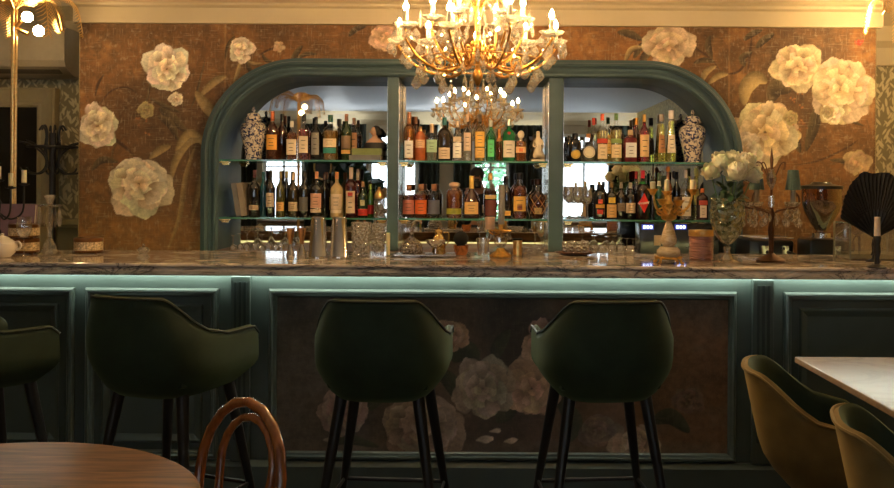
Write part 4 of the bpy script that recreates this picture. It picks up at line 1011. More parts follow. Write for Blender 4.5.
GRP = {0: 'bottles on the upper glass shelves', 1: 'bottles on the lower glass shelves'}
def bottle(row, px, wpx, top, kind, glass, liquid, labels, cap, label, back=0, caph=.16, nw=.30, fill=.62, rnd_=None, name='bottle', cat='bottle'):
    """labels = [(colour, y_top_px, y_bottom_px, half_angle)]"""
    d = SY[row] + (.075 if back else 0); zs = SH[row]
    x = PX(px, d, 200); H = PZ(top, d, px) - zs; r = wpx * d / F / 2; nr = max(.0095, r * nw)
    t = thing(name, label, cat, (x, d, zs + .0006), (rnd_ or 0), GRP[row])
    hb = H - .004; P = bprof(kind, r, hb, nr); sq = kind in ('square', 'squat')
    bm = lathe(B(), P + [(0, hb)], 24)
    if sq: squarify(bm)
    obj('glass_body', bm, dk(glass) if glass else M_glass, t)
    if liquid:
        zf = hb * fill; k = .93
        Q = [(0, .004)] + [(rr * k, max(.004, z)) for rr, z in P[1:] if z < zf] + [(rad_at(P, zf) * k, zf), (0, zf)]
        bm = lathe(B(), Q, 24)
        if sq: squarify(bm)
        obj('liquid', bm, liq(liquid), t)
    for i, L in enumerate(labels):
        c, ya, yb = L[:3]; a = L[3] if len(L) > 3 else .95
        z1, z0 = PZ(ya, d, px) - zs, PZ(yb, d, px) - zs
        bm = B(); curved(bm, P, max(.002, z0), z1, a, .0012, sq)
        lb = obj('label', bm, ppr(c), t, ang=60)
        if z1 - z0 > .03 and sum(c) > .5:       # printed rules on the paper
            hh = z1 - z0
            for f, wd in ((.72, .6), (.45, .42), (.25, .5)):
                bm = B(); curved(bm, P, z0 + hh * f, z0 + hh * (f + .035), a * wd * .8, .0022, sq, 8); obj('printed_line', bm, M_ink, lb)
    if cap:
        c = cap[0]; m = capm(c, cap[1] if len(cap) > 1 else 0); hc = H * caph; r2 = nr * (1.12 if len(cap) < 3 else cap[2])
        if len(cap) > 3:    # ball stopper
            bm = lathe(B(), [(0, H - hc), (nr * .8, H - hc), (nr * .8, H - hc * .75)] + [(r2 * math.sin(a), H - hc * .38 - hc * .38 * math.cos(a)) for a in [PI * (k + 1) / 9 for k in range(8)]] + [(0, H)], 16)
        else: bm = lathe(B(), [(nr * .9, H - hc), (r2, H - hc), (r2, H - .002), (r2 * .85, H), (0, H)], 16)
        obj('cap', bm, m, t)
    return t
b = bottle
# ---- upper shelf, left third
b(0, 272, 12.5, 111.5, 'wine', DBR, None, [(ORL, 135, 150), ((.30, .07, .02), 112, 121, 3.1)], ((.50, .12, .03),), 'dark amber bottle with orange label, beside the left blue and white jar')
b(0, 281.5, 10, 114, 'wine', DBR, None, [], (BLK,), 'dark brown bottle behind, right of the orange labelled one on the upper left shelf', back=1)
b(0, 291.5, 11.5, 121, 'square', None, AMB, [(CRL, 139.5, 155)], ((.75, .68, .55),), 'amber bottle with plain cream label, third bottle from the left jar', fill=.70)
b(0, 303.5, 12, 114, 'square', None, (.35, .06, .02), [(CRL, 136.5, 153, .8)], (BLK,), 'reddish amber bottle with cream label and black cap on the upper left shelf', fill=.68)
b(0, 315.5, 11.5, 117, 'wine', BLK, None, [((.22, .2, .17), 133, 155, .7)], (BLK,), 'black bottle with dull silver label on the upper left shelf')
b(0, 330, 15.5, 115, 'cyl', None, GLD, [(CRL, 139, 147.5), (TEA, 148, 153.5)], ((.02, .10, .08),), 'broad bottle with cream and teal label and green cap', fill=.66)
b(0, 338.7, 9, 119, 'wine', BLK, None, [], (BLK,), 'slim dark bottle behind, right of the teal labelled bottle', back=1)
b(0, 346, 11, 114, 'wine', DGR, None, [((.20, .12, .07), 136, 149), ((.6, .33, .10), 150, 154)], ((.24, .10, .05),), 'dark green bottle with brown label and brown top on the upper left shelf')
b(0, 353.5, 8, 118, 'wine', None, (.45, .25, .10), [(BRL, 133, 158)], ((.24, .12, .07),), 'slim pale brown bottle behind, just left of the stacked green book', back=1)
# ---- upper shelf, middle third
b(0, 408.7, 12, 112.5, 'cyl', None, ORG, [(WHL, 141, 158, .75)], ((.42, .16, .06),), 'orange bottle with white lower label and copper neck, right of the left upright', fill=.80, caph=.26)
b(0, 415.5, 8, 117, 'wine', DBR, None, [], ((.24, .10, .05),), 'brown bottle standing behind, second from left in the middle of the upper shelf', back=1)
b(0, 420, 11, 126.5, 'stone', (.40, .10, .03), None, [((.68, .38, .20), 140, 148)], ((.55, .32, .14), 1), 'copper coloured round shouldered bottle with pale band')
b(0, 431.5, 12.5, 124, 'squat', None, (.72, .80, .70), [((.36, .52, .34), 140, 152.5)], ((.78, .55, .34),), 'short clear bottle with pale green label and cork stopper', fill=.6, caph=.24)
b(0, 444, 13.5, 117.5, 'cyl', (.02, .012, .008), None, [((.66, .50, .34), 148, 159)], ((.03, .16, .17),), 'dark brown bottle with teal cap and low cream label on the upper shelf', caph=.18)
b(0, 457, 9.8, 121, 'wine', None, PNKL, [(WHL, 143, 158), (CRL, 137, 142)], ((.74, .55, .40),), 'clear bottle with blush cap and white label right of the dark teal capped one', fill=.55)
b(0, 467, 9.4, 114, 'cyl', None, (.80, .70, .52), [((.70, .52, .36), 133, 151, .8)], ((.60, .38, .25),), 'tall ornate clear bottle with arched label, left of the yellow one', fill=.6)
b(0, 479.5, 11, 114.5, 'cyl', None, GLD, [((.75, .42, .08), 132, 147), ((.72, .42, .12), 148, 158)], ((.10, .07, .05),), 'yellow gold bottle with orange label, in the very middle of the upper shelf', fill=.8)
b(0, 490.5, 10.5, 120.5, 'wine', None, GRN, [((.10, .5, .18), 140, 157, .6)], ((.62, .62, .55),), 'bright green bottle left of the broad one with a red seal', fill=.9)
b(0, 499, 6.5, 129, 'cyl', None, ORG, [((.72, .30, .06), 133, 141)], ((.5, .2, .05),), 'small orange bottle behind, between the two green bottles', back=1)
tq = b(0, 508.5, 13.5, 119, 'cyl', (.01, .12, .04), None, [((.70, .62, .50), 141, 157.5)], ((.55, .55, .50), 1), 'broad green bottle with round red seal and cream label on the upper shelf')
obj('red_seal', lathe(B(), [(0, 0), (.0105, 0), (.0095, .0025), (0, .003)], 16, M=Matrix.Translation((0, -.040, PZ(133.5, 5.71, 508) - SH[0])) @ Matrix.Rotation(PI / 2 - .4, 4, 'X')), mat('red_wax', (.55, .02, .02), .4), tq)
b(0, 520.5, 12.5, 130.5, 'squat', None, ORG, [((.75, .45, .20), 147, 153, .9), ((.8, .2, .05), 148.5, 152, .35)], ((.78, .66, .50), 0, 1.9, 1), 'short orange bottle with clear ball stopper, left of the white statuette', fill=.66, caph=.36)
# ---- upper shelf, right third
b(0, 568.7, 7, 135.5, 'squat', BLK, None, [], (BLK,), 'small black bottle behind at the left end of the right upper shelf', back=1)
r1 = b(0, 574.8, 13.5, 133.5, 'squat', BLK, None, [], (BLK, 0, 1.5), 'squat black bottle with round yellow label on the right upper shelf', caph=.2)
r2 = b(0, 588, 15.6, 134, 'round', None, (.60, .55, .38), [], ((.62, .28, .10),), 'round clear flask bottle with round cream label on the right upper shelf', fill=.5, caph=.14, nw=.26)
for rt_, px, py, rr_, cc, yy in ((r1, 575.3, 154.5, 4.6, (.72, .46, .08), -.036), (r2, 587.6, 152.5, 5.8, (.76, .66, .46), -.0495)):
    z = PZ(py, 5.70, px) - SH[0]; rr_ *= 5.7 / F
    l_ = obj('round_label', lathe(B(), [(0, 0), (rr_, 0), (rr_, .002), (0, .002)], 24, M=Matrix.Translation((0, yy, z)) @ Matrix.Rotation(PI / 2, 4, 'X')), ppr(cc), rt_)
    obj('label_ring', tube(B(), [(rr_ * .82 * math.cos(a), yy - .0025, z + rr_ * .82 * math.sin(a)) for a in [2 * PI * k / 20 for k in range(20)]], .0007, 4, closed=True), M_ink, l_)
b(0, 593, 9.5, 118, 'wine', None, (.85, .82, .75), [], ((.55, .05, .03),), 'clear bottle with dark red cap behind the round flask', back=1, fill=.5)
b(0, 601.8, 11.2, 114, 'cyl', None, (.74, .55, .22), [((.78, .60, .36), 144.5, 159), ((.68, .08, .04), 139, 143.5, 1.1)], ((.70, .10, .04),), 'tall bottle with red cap and red band across the label', fill=.66, caph=.14)
b(0, 608.5, 5, 135, 'cyl', None, (.80, .62, .08), [((.72, .42, .10), 140, 154)], ((.50, .30, .08),), 'small yellow bottle between the red banded and green banded bottles', fill=.8)
b(0, 615.7, 12, 113.5, 'cyl', None, (.76, .62, .24), [((.78, .60, .34), 145, 158), ((.26, .36, .12), 139, 143.5, 1.1)], ((.18, .30, .10),), 'tall bottle with green cap and green band across the label', fill=.66, caph=.14)
b(0, 630, 15.5, 130, 'squat', (.10, .008, .012), None, [((.74, .74, .72), 143, 157.5, .72)], ((.70, .50, .28),), 'squat dark red bottle with white label and cork stopper on the right upper shelf', caph=.16)
b(0, 636, 8, 118, 'wine', DBR, None, [], ((.70, .30, .05),), 'dark bottle with orange capsule behind the squat red one', back=1)
b(0, 643.7, 10.5, 114.5, 'wine', None, RED, [((.78, .52, .24), 135, 157)], ((.76, .42, .10),), 'red bottle with orange capsule and tall cream label on the right upper shelf', fill=.85)
b(0, 661, 9.5, 114, 'taper', None, (.72, .66, .10), [((.35, .16, .06), 135, 153, .8)], ((.30, .24, .20),), 'slim tapering yellow bottle with grey-brown cap, left of its white capped neighbour', fill=.8, nw=.5)
b(0, 670.6, 10.5, 110.5, 'taper', None, (.66, .62, .10), [((.78, .66, .50), 135, 153, .9)], ((.80, .70, .62),), 'slim tapering yellow bottle with white cap, beside the right blue and white jar', fill=.8, nw=.5)
# ---- lower shelf, left third
b(1, 254.5, 11.5, 170, 'wine', BLK, None, [((.50, .36, .25), 205, 210)], ((.12, .03, .02),), 'black wine bottle with low narrow label beside the leaning grey books')
b(1, 263.3, 8, 172, 'wine', (.02, .12, .17), None, [], ((.05, .18, .22),), 'blue bottle behind, second from the leaning grey books', back=1)
b(1, 270.5, 9.4, 170, 'wine', BLK, None, [((.60, .46, .34), 193, 207)], (BLK,), 'black bottle with tall pale label and black neck on the lower left shelf')
b(1, 280.4, 9.4, 171, 'wine', (.05, .045, .01), None, [((.72, .38, .12), 202, 211)], ((.16, .11, .03),), 'olive black bottle with small orange label on the lower left shelf')
b(1, 286.5, 7, 171, 'wine', BLK, None, [], ((.55, .42, .12),), 'dark bottle with yellow neck standing behind on the lower left shelf', back=1)
b(1, 293.5, 10.5, 173, 'wine', (.03, .02, .006), None, [((.60, .44, .30), 202, 211)], ((.72, .50, .30),), 'dark bottle with cream capsule and small square label')
b(1, 304, 10.5, 171, 'wine', BLK, None, [((.10, .09, .09), 197, 211)], (BLK,), 'all black bottle with faint grey label on the lower left shelf')
b(1, 316.5, 13, 171.5, 'wine', BLK, None, [((.66, .36, .26), 193.5, 208), ((.66, .50, .36), 209, 212.5)], ((.80, .36, .20),), 'wide black bottle with pink label and peach capsule', nw=.26)
b(1, 324.5, 8, 173, 'wine', BLK, None, [], (DBR,), 'black bottle behind, between the peach and orange capped ones', back=1)
b(1, 332, 5.5, 181, 'squat', (.20, .10, .02), None, [((.70, .38, .08), 197, 210)], (BLK,), 'small bottle with orange label behind the cream labelled one', back=1)
b(1, 336.7, 13, 172, 'wine', (.55, .40, .20), None, [((.72, .56, .40), 194, 209), ((.76, .62, .48), 209.5, 213)], ((.76, .30, .10),), 'wide cream and gold bottle with orange capsule on the lower left shelf', nw=.26)
b(1, 351, 12, 167.5, 'cyl', (.05, .006, .008), None, [((.74, .58, .40), 191, 213, .8), ((.45, .04, .03), 192.5, 196, .4)], ((.62, .50, .42),), 'tall dark red bottle with arched cream label and clear neck', caph=.30)
b(1, 357.5, 8, 169, 'cyl', (.05, .006, .008), None, [((.45, .30, .2), 193, 210)], ((.55, .45, .38),), 'dark red bottle half hidden behind the tall arched label bottle', back=1, caph=.28)
b(1, 363, 10, 181.5, 'wine', DGR, None, [((.60, .03, .02), 209, 215.5, 1.2), ((.66, .58, .34), 200, 205.5, .45)], ((.25, .12, .06),), 'small green bottle with red base label and round cream seal')
b(1, 370.3, 8, 184, 'wine', (.03, .10, .01), None, [((.45, .02, .02), 205, 214)], ((.20, .30, .05),), 'small green bottle behind, left of the gold topped shaker', back=1)
# ---- lower shelf, middle third
for px, top, gl, lc, nm in ((408.7, 184.5, (.20, .03, .02), (.42, .13, .09), 'small round shouldered bottle with brown red label, leftmost of three alike'), (421, 184, (.45, .06, .01), (.72, .14, .03), 'small round shouldered bottle with bright orange red label, middle of three alike'), (434, 184, (.03, .02, .03), (.10, .10, .14), 'small round shouldered bottle with dark slate label, rightmost of three alike')):
    b(1, px, 12.5, top, 'stone', None, gl, [(lc, 200, 214, 1.1)], ((.30, .13, .07),), nm, fill=.7, caph=.2, nw=.4)
b(1, 454, 15.5, 182, 'stone', None, (.50, .14, .03), [((.34, .34, .04), 208.5, 214, 1.2)], ((.62, .40, .28), 0, 1.9, 1), 'amber decanter bottle with lime green band and round stopper', fill=.78, caph=.22, nw=.36)
b(1, 471.5, 17, 176, 'cognac', (.035, .010, .006), None, [((.74, .44, .16), 202, 214, .9)], ((.78, .50, .12), 0), 'wide shouldered dark cognac bottle with gold capsule and orange cream label', caph=.30, nw=.24)
b(1, 490.5, 13, 173, 'wine', None, (.10, .012, .008), [((.62, .42, .16), 195, 199), ((.10, .02, .015), 200, 215.5)], ((.80, .42, .10),), 'bottle with clear shoulders, orange capsule and dark brown label', fill=.62, nw=.28)
b(1, 506.7, 9, 176, 'wine', BLK, None, [((.74, .42, .10), 211, 215.5)], (BLK,), 'black bottle with low orange label, right of the grey taper candle')
b(1, 519.5, 14.5, 173, 'cyl', None, (.32, .05, .015), [((.78, .44, .10), 196.5, 211), ((.22, .05, .03), 205, 210, .35)], (BLK, 0, 1.3), 'bottle with clear neck, black cap and large yellow orange label', fill=.72, caph=.14, nw=.36)
xo = b(1, 537.8, 16, 179, 'deco', None, (.16, .02, .01), [((.60, .40, .18), 208, 214, .5)], ((.06, .03, .02), 1, 1.7), 'rounded dark decanter with crossed gold netting and black stopper', fill=.66, caph=.15, nw=.28)
Px = bprof('deco', 9 * 5.71 / F, .26, .012)
for s in (-1, 1):
    for k in range(3):
        P_ = []
        for i in range(15):
            z = .03 + .12 * i / 14; a = -PI / 2 + s * (-.9 + .9 * k + 1.6 * i / 14 - .4); rr_ = rad_at(Px, z) + .002; P_.append((rr_ * math.cos(a), rr_ * math.sin(a), z))
        obj('gold_net', tube(B(), P_, .0014, 5), M_gold, xo)
# ---- lower shelf, right third
e1 = b(1, 599.5, 13, 184.5, 'stone', BLK, None, [((.62, .30, .04), 204.5, 208, .7), ((.60, .05, .03), 209.5, 214, .45), ((.60, .08, .03), 199.5, 203.5, .35)], (BLK,), 'black bottle with red and yellow emblem, right of the wine glasses', nw=.4)
b(1, 611.3, 11.5, 181.5, 'wine', BLK, None, [((.70, .40, .14), 204.5, 217.5), ((.74, .48, .06), 197.5, 203, .6)], ((.16, .10, .03),), 'black bottle with tall orange cream label and yellow round badge')
b(1, 621, 9.5, 182.5, 'wine', BLK, None, [((.24, .17, .12), 203, 211)], ((.30, .27, .22),), 'black bottle with dim brown label on the lower right shelf')
b(1, 630.3, 11, 182.5, 'wine', BLK, None, [((.62, .46, .30), 203, 213)], ((.42, .38, .30),), 'black bottle with square cream label on the lower right shelf', nw=.3)
b(1, 636, 8, 171.5, 'wine', BLK, None, [], ((.50, .02, .03),), 'black bottle with red capsule behind the red diamond bottle', back=1)
cm_ = b(1, 642.6, 14, 170.5, 'wine', (.012, .006, .006), None, [((.03, .22, .05), 181.5, 184, 3.1)], ((.72, .03, .05),), 'wide black bottle with red diamond label and red capsule', nw=.26)
z0, z1, zc = [PZ(q, 5.67, 642) - SH[1] for q in (213, 193, 203)]
bm = B(); r_ = 7 * 5.7 / F + .002
vs = []
def onb(a, z, o=0): return ((r_ + o) * math.sin(a), -(r_ + o) * math.cos(a), z)
top_, bot_, ctr = bm.verts.new(onb(.05, z1)), bm.verts.new(onb(.05, z0)), bm.verts.new(onb(.05, zc))
L1, L2, R1, R2 = bm.verts.new(onb(-.75, zc)), bm.verts.new(onb(-.35, zc)), bm.verts.new(onb(.85, zc)), bm.verts.new(onb(.45, zc))
for f in ((top_, L1, L2), (top_, L2, ctr), (top_, ctr, R2), (top_, R2, R1), (bot_, L2, L1), (bot_, ctr, L2), (bot_, R2, ctr), (bot_, R1, R2)): bm.faces.new(f)
g = bmesh.ops.extrude_face_region(bm, geom=list(bm.faces)); bmesh.ops.translate(bm, verts=[v for v in g['geom'] if isinstance(v, bmesh.types.BMVert)], vec=(0, -.002, 0))
dl = obj('diamond_label', bm, mat('red_diamond', (.72, .03, .02), .5), cm_, False)
obj('script', tube(B(), [onb(-.75 + 1.5 * i / 30, zc - .006 + .010 * i / 30 + .007 * math.sin(i * 1.35), .006) for i in range(31)], .0017, 5), mat('white_script', (.85, .82, .78), .5), dl)
b(1, 658.8, 8.2, 173, 'wine', (.01, .05, .02), None, [((.66, .62, .52), 181, 186, 1.2)], ((.02, .06, .03),), 'green black bottle with white neck band, behind the left arm of the gold candelabra')
b(1, 667.6, 8.2, 166, 'wine', (.20, .06, .02), None, [((.6, .4, .1), 195, 210)], ((.62, .20, .04), 0, 1.6, 1), 'bottle with orange ball stopper behind the middle of the gold candelabra')
b(1, 676.5, 8, 172, 'wine', BLK, None, [((.5, .3, .1), 197, 212)], (BLK,), 'dark bottle behind, between the middle and right candles of the gold candelabra', back=1)
b(1, 685.7, 11, 170, 'cyl', None, (.62, .50, .36), [((.74, .66, .52), 197, 216, .9)], ((.62, .52, .44),), 'clear bottle with tall white label behind the right arm of the gold candelabra', fill=.5)
b(1, 696, 7.5, 168, 'taper', None, (.72, .62, .10), [((.62, .56, .2), 190, 205)], ((.74, .66, .20),), 'narrow yellow bottle behind the rightmost candle', back=1, fill=.9, nw=.5)
b(1, 702.3, 12.5, 188.5, 'squat', (.03, .008, .006), None, [((.70, .60, .50), 205.5, 217.5, .55), ((.50, .08, .05), 200.5, 205, .7)], ((.62, .20, .07),), 'squat dark bottle with orange cap and white label, rightmost on the lower shelf', caph=.14, nw=.26)

# ginger jars
def jar(label, px, wpx, top):
    d = 5.72; x = PX(px, d, 160); H = PZ(top, d, px) - SH[0]; r = wpx * d / F / 2
    t = thing('ginger_jar', label, 'jar', (x, d, SH[0] + .0006), 0, 'blue and white ginger jars')
    m, nt, bs = new_mat('blue_white_porcelain'); 
    tc = nt.nodes.new('ShaderNodeTexCoord'); n = nt.nodes.new('ShaderNodeTexNoise'); n.inputs['Scale'].default_value = 42; n.inputs['Detail'].default_value = 3; n.inputs['Distortion'].default_value = 1.6
    nt.links.new(tc.outputs['Object'], n.inputs['Vector']); rp = nt.nodes.new('ShaderNodeValToRGB')
    rp.color_ramp.elements[0].position = .46; rp.color_ramp.elements[0].color = (.62, .53, .42, 1); rp.color_ramp.elements[1].position = .56; rp.color_ramp.elements[1].color = (.03, .035, .10, 1)
    nt.links.new(n.outputs['Fac'], rp.inputs[0]); nt.links.new(rp.outputs[0], bs.inputs['Base Color']); bs.inputs['Roughness'].default_value = .15
    obj('body', lathe(B(), [(0, 0), (r * .62, 0), (r * .64, .012), (r * .62, H * .12), (r * .80, H * .32), (r * .98, H * .50), (r, H * .58), (r * .88, H * .66), (r * .56, H * .71), (r * .52, H * .735), (0, H * .735)], 36), m, t)
    lid = obj('lid', lathe(B(), [(r * .70, H * .735), (r * .72, H * .75), (r * .66, H * .76), (r * .58, H * .80), (r * .46, H * .86), (r * .16, H * .885), (0, H * .885)], 32), m, t)
    obj('knob', lathe(B(), [(0, H * .88), (r * .13, H * .885), (r * .09, H * .90), (r * .15, H * .93), (r * .08, H * .98), (0, H)], 14), m, lid)
    return t
jar('blue and white lidded ginger jar at the left end of the upper shelf', 253.3, 26, 106.5)
jar('blue and white lidded ginger jar at the right end of the upper shelf', 692.3, 27, 109.5)
# books and small figures on the shelves
def sbook(label, pos, size, rx, c, grp, ry=0):
    t = thing('book', label, 'book', pos, 0, grp); t.rotation_euler = rx
    w, d, h = size
    obj('cover', box(B(), -w / 2, w / 2, -d / 2, d / 2, 0, .003) if 0 else (lambda bm: (box(bm, -w / 2, w / 2, -d / 2, d / 2, 0, .003), box(bm, -w / 2, w / 2, -d / 2, d / 2, h - .003, h), box(bm, -w / 2, w / 2, -d / 2, -d / 2 + .004, .003, h - .003), bm)[-1])(B()), mat('book_cloth_%02d_%02d_%02d' % tuple(int(q * 99) for q in c), c, .7), t, False)
    obj('pages', box(B(), -w / 2 + .004, w / 2 - .004, -d / 2 + .005, d / 2 - .004, .0035, h - .0035), mat('pages', (.62, .55, .42), .8), t, False)
    return t
sw = 5.72 / F
sbook('grey cloth book at the bottom of the flat pair on the upper shelf', (PX(366, 5.73), 5.73, SH[0] + .0005), (31 * sw, .18, .033), (0, 0, 0), (.16, .155, .15), 'flat books on the upper shelf')
sbook('sage green book on top of the flat pair on the upper shelf', (PX(367.5, 5.73), 5.73, SH[0] + .035), (29 * sw, .17, .040), (0, 0, .03), (.20, .24, .09), 'flat books on the upper shelf')
hh_ = 33 * sw
sbook('dark grey book leaning at the left end of the lower shelf', (PX(236.4, 5.74), 5.74, SH[1] + .004 + hh_ / 2 ), (hh_, .15, .030), (0, PI / 2 - .16, 0), (.14, .13, .135), 'leaning books on the lower shelf')
sbook('grey-brown book leaning on the darker one on the lower shelf', (PX(241.6, 5.74), 5.74, SH[1] + .004 + hh_ / 2), (hh_, .15, .034), (0, PI / 2 - .16, 0), (.24, .19, .15), 'leaning books on the lower shelf')
def skin(name, V, E, Rr, m, parent, sub=2, root=0, loc=None):
    me = bpy.data.meshes.new(name); me.from_pydata(V, E, []); o = bpy.data.objects.new(name, me); COL.objects.link(o)
    md = o.modifiers.new('skin', 'SKIN'); md.use_smooth_shade = True
    for i, r in enumerate(Rr): me.skin_vertices[0].data[i].radius = (r, r) if not hasattr(r, '__len__') else r
    me.skin_vertices[0].data[root].use_root = True
    s = o.modifiers.new('sub', 'SUBSURF'); s.levels = s.render_levels = sub
    me.materials.append(m); o.parent = parent
    if loc: o.location = loc
    return o
M_skinp = mat('painted_skin', (.58, .34, .22), .5)
fg = thing('bust_figurine', 'dark haired bust of a woman standing on the flat sage green book', 'figurine', (PX(374, 5.75), 5.75, SH[0] + .0755))
bm = lathe(B(), [(0, 0), (.062, 0), (.066, .02), (.054, .045), (.034, .062), (.018, .072), (.015, .092), (0, .095)], 24, M=Matrix.Diagonal((1, .62, 1, 1)))
ball(bm, (-.004, -.004, .112), .026, .85, 1.0, 1.15, 16, 12); ball(bm, (-.026, -.010, .109), .006, 1, .8, 1)
obj('body', bm, M_skinp, fg)
bm = B(); ball(bm, (.008, .006, .118), .031, 1.0, 1.0, 1.05, 14, 10); ball(bm, (.030, .008, .104), .019); obj('hair', bm, mat('black_hair', (.01, .008, .007), .5), fg)
obj('dress', lathe(B(), [(.063, 0), (.069, .002), (.070, .022), (.060, .040), (.056, .038)], 24, M=Matrix.Diagonal((1, .66, 1, 1))), mat('black_dress', (.012, .010, .012), .6), fg)
st = thing('statuette', 'small white kneeling figure statuette at the right end of the middle upper shelf', 'statuette', (PX(537.5, 5.72), 5.72, SH[0] + .0006))
M_plast = mat('ivory_plaster', (.74, .62, .44), .55)
obj('plinth', box(B(), -.042, .042, -.03, .03, 0, .014, .003), M_plast, st, False)
V = [(0, 0, .055), (.002, 0, .10), (0, 0, .135), (0, 0, .155), (-.002, -.004, .178), (-.002, -.004, .196), (-.024, 0, .130), (-.032, -.012, .098), (-.008, -.026, .088), (.024, 0, .130), (.032, -.008, .098), (.018, -.024, .072), (-.018, -.022, .040), (-.026, .004, .022), (.020, -.024, .040), (.034, .0, .022), (.030, .018, .026)]
E = [(0, 1), (1, 2), (2, 3), (3, 4), (4, 5), (2, 6), (6, 7), (7, 8), (2, 9), (9, 10), (10, 11), (0, 12), (12, 13), (0, 14), (14, 15), (15, 16)]
skin('figure', V, E, [.026, .020, .019, .008, .0155, .013, .009, .007, .006, .009, .007, .006, .020, .015, .020, .015, .008], M_plast, st)
# shaker and wine glasses on the shelves
sk = thing('glass_shaker', 'cut glass shaker with gold dome top at the right end of the lower left shelf', 'shaker', (PX(379, 5.71), 5.71, SH[1] + .0006))
hs = PZ(187, 5.71, 379) - SH[1]
obj('glass_body', lathe(B(), [(0, 0), (.034, 0), (.036, .006), (.033, hs * .3), (.036, hs * .62), (0, hs * .62)], 24, rip=(12, .03)), M_cut, sk)
obj('gold_top', lathe(B(), [(.034, hs * .62), (.036, hs * .64), (.034, hs * .72), (.024, hs * .88), (.010, hs * .95), (.010, hs), (0, hs)], 24), M_gold, sk)
def wineglass(label, loc, H, R, grp, liquid=None, name='wine_glass', m=None, inv=False):
    t = thing(name, label, 'glass', loc, 0, grp); m = m or M_glass
    Mx = Matrix.Translation((0, 0, H)) @ Matrix.Diagonal((1, 1, -1, 1)) if inv else None
    obj('bowl', lathe(B(), [(0, H * .46), (R * .5, H * .50), (R * .95, H * .64), (R, H * .76), (R * .86, H), (R * .84, H), (R * .97, H * .76), (R * .92, H * .645), (R * .48, H * .51), (0, H * .475)], 24, M=Mx), m, t)
    obj('stem', lathe(B(), [(0, .003), (R * .85, .0), (R * .86, .002), (R * .25, .007), (.0035, .014), (.003, H * .44), (.006, H * .465), (0, H * .468)], 20, M=Mx), m, t)
    if liquid: obj('liquid', lathe(B(), [(0, H * .48), (R * .46, H * .52), (R * .88, H * .65), (R * .92, H * .72), (0, H * .72)], 20), liquid, t)
    return t
M_gls = clear_mat('stemware_glass', base=.26, rough=.03, milky=.06)
for px, bk, dz in ((568, 0, 0), (577.5, 0, 1), (587.5, 0, 2), (573, 1, 1.5), (582.5, 1, .5)):
    d = 5.68 + .085 * bk
    wineglass('clear wine glass in the cluster at the left end of the lower right shelf', (PX(px, d), d, SH[1] + .0006), PZ(186 + dz, d, px) - SH[1], 5.2 * d / F, 'wine glasses on the lower right shelf', m=M_gls)

# ================================================================== THINGS ON THE MARBLE COUNTER AND BACK BAR
def D(by, px=HX): return (CAMZ - CTZ) * F / (by - HY - (px - HX) * K)    # distance of a point of the counter top
def on(px, by): d = D(by, px); return PX(px, d, by), d
M_china = mat('white_china', (.80, .72, .60), .2, var=.02)
CT = CTZ + .0006
# left end
x, d = on(2, 257.5); s = d / F
tp = thing('teapot', 'white china teapot cut off by the left edge, on the counter', 'teapot', (x, d, CT)); h = 24 * s
obj('body', lathe(B(), [(0, 0), (.035, 0), (.04, .004), (.058, h * .2), (.070, h * .42), (.066, h * .6), (.045, h * .74), (.036, h * .77), (0, h * .77)], 32), M_china, tp)
obj('lid', lathe(B(), [(.038, h * .77), (.034, h * .82), (.012, h * .90), (.007, h * .92), (.011, h * .97), (0, h * 1.02)], 24), M_china, tp)
obj('handle', tube(B(), spline([(.055, 0, h * .60), (.078, 0, h * .66), (.092, 0, h * .50), (.078, 0, h * .34), (.062, 0, h * .32)], 6), .0055, 8), M_china, tp)
obj('spout', tube(B(), spline([(-.06, 0, h * .3), (-.09, 0, h * .42), (-.105, 0, h * .66), (-.12, 0, h * .74)], 5), [.016 - .0004 * i for i in range(16)], 10), M_china, tp)
# woven tins
def tin(label, px, by, wpx, hpx, dd=0, z=CT, grp='cane patterned tins on the counter'):
    x, d = on(px, by); d += dd; x = PX(px, d, by); s = d / F; r = wpx * s / 2; h = hpx * s
    t = thing('patterned_tin', label, 'tin', (x, d, z), 0, grp); mt = mat('tin_brown_gilt', (.20, .09, .03), .3, metal=.6)
    obj('base', lathe(B(), [(0, .006), (r * .96, .006), (r, .010), (r, h * .2), (0, h * .2)], 40), mt, t)
    obj('band', lathe(B(), [(r * .97, h * .2), (r * .97, h * .76)], 48, rip=(16, .012)), mat('cream_lattice', (.66, .50, .30), .5, var=.55, scale=110), t)
    obj('lid', lathe(B(), [(r * .99, h * .74), (r, h * .76), (r, h * .96), (r * .9, h), (0, h)], 40), mt, t)
    for k in range(3):
        a = k * 2 * PI / 3 - .5; obj('foot', lathe(B(), [(0, 0), (.006, 0), (.008, .007), (0, .007)], 8, c=(r * .8 * math.cos(a), r * .8 * math.sin(a), 0)), mt, t)
    return h
tin('round cane patterned tin with brown lid, alone on the counter left of the mural', 88.5, 253, 28, 15.5)
h_ = tin('cane patterned tin under another one, left end of the counter', 25, 253.5, 27, 15, .02)
tin('cane patterned tin on top of another one, left end of the counter', 24, 253.5, 29, 14, .02, z=CT + h_ + .001)
x, d = on(20, 252); mb = thing('menu_book', 'mauve cloth menu book propped up behind the stacked tins', 'book', (PX(19, 4.78), 4.74, CT + .001)); mb.rotation_euler = (-.13, 0, 0)
hh = (254 - 207) * 4.78 / F; ww = 34 * 4.78 / F
bm = B(); box(bm, -ww / 2, ww / 2, 0, .004, 0, hh, .001); box(bm, -ww / 2, ww / 2, .022, .026, 0, hh, .001); box(bm, -ww / 2 - .002, -ww / 2 + .002, 0, .026, 0, hh)
obj('cover', bm, mat('mauve_cloth', (.24, .15, .19), .7), mb, False); obj('pages', box(B(), -ww / 2 + .004, ww / 2 - .005, .0045, .0215, .004, hh - .005), mat('pages', (.6, .5, .4), .8), mb, False)
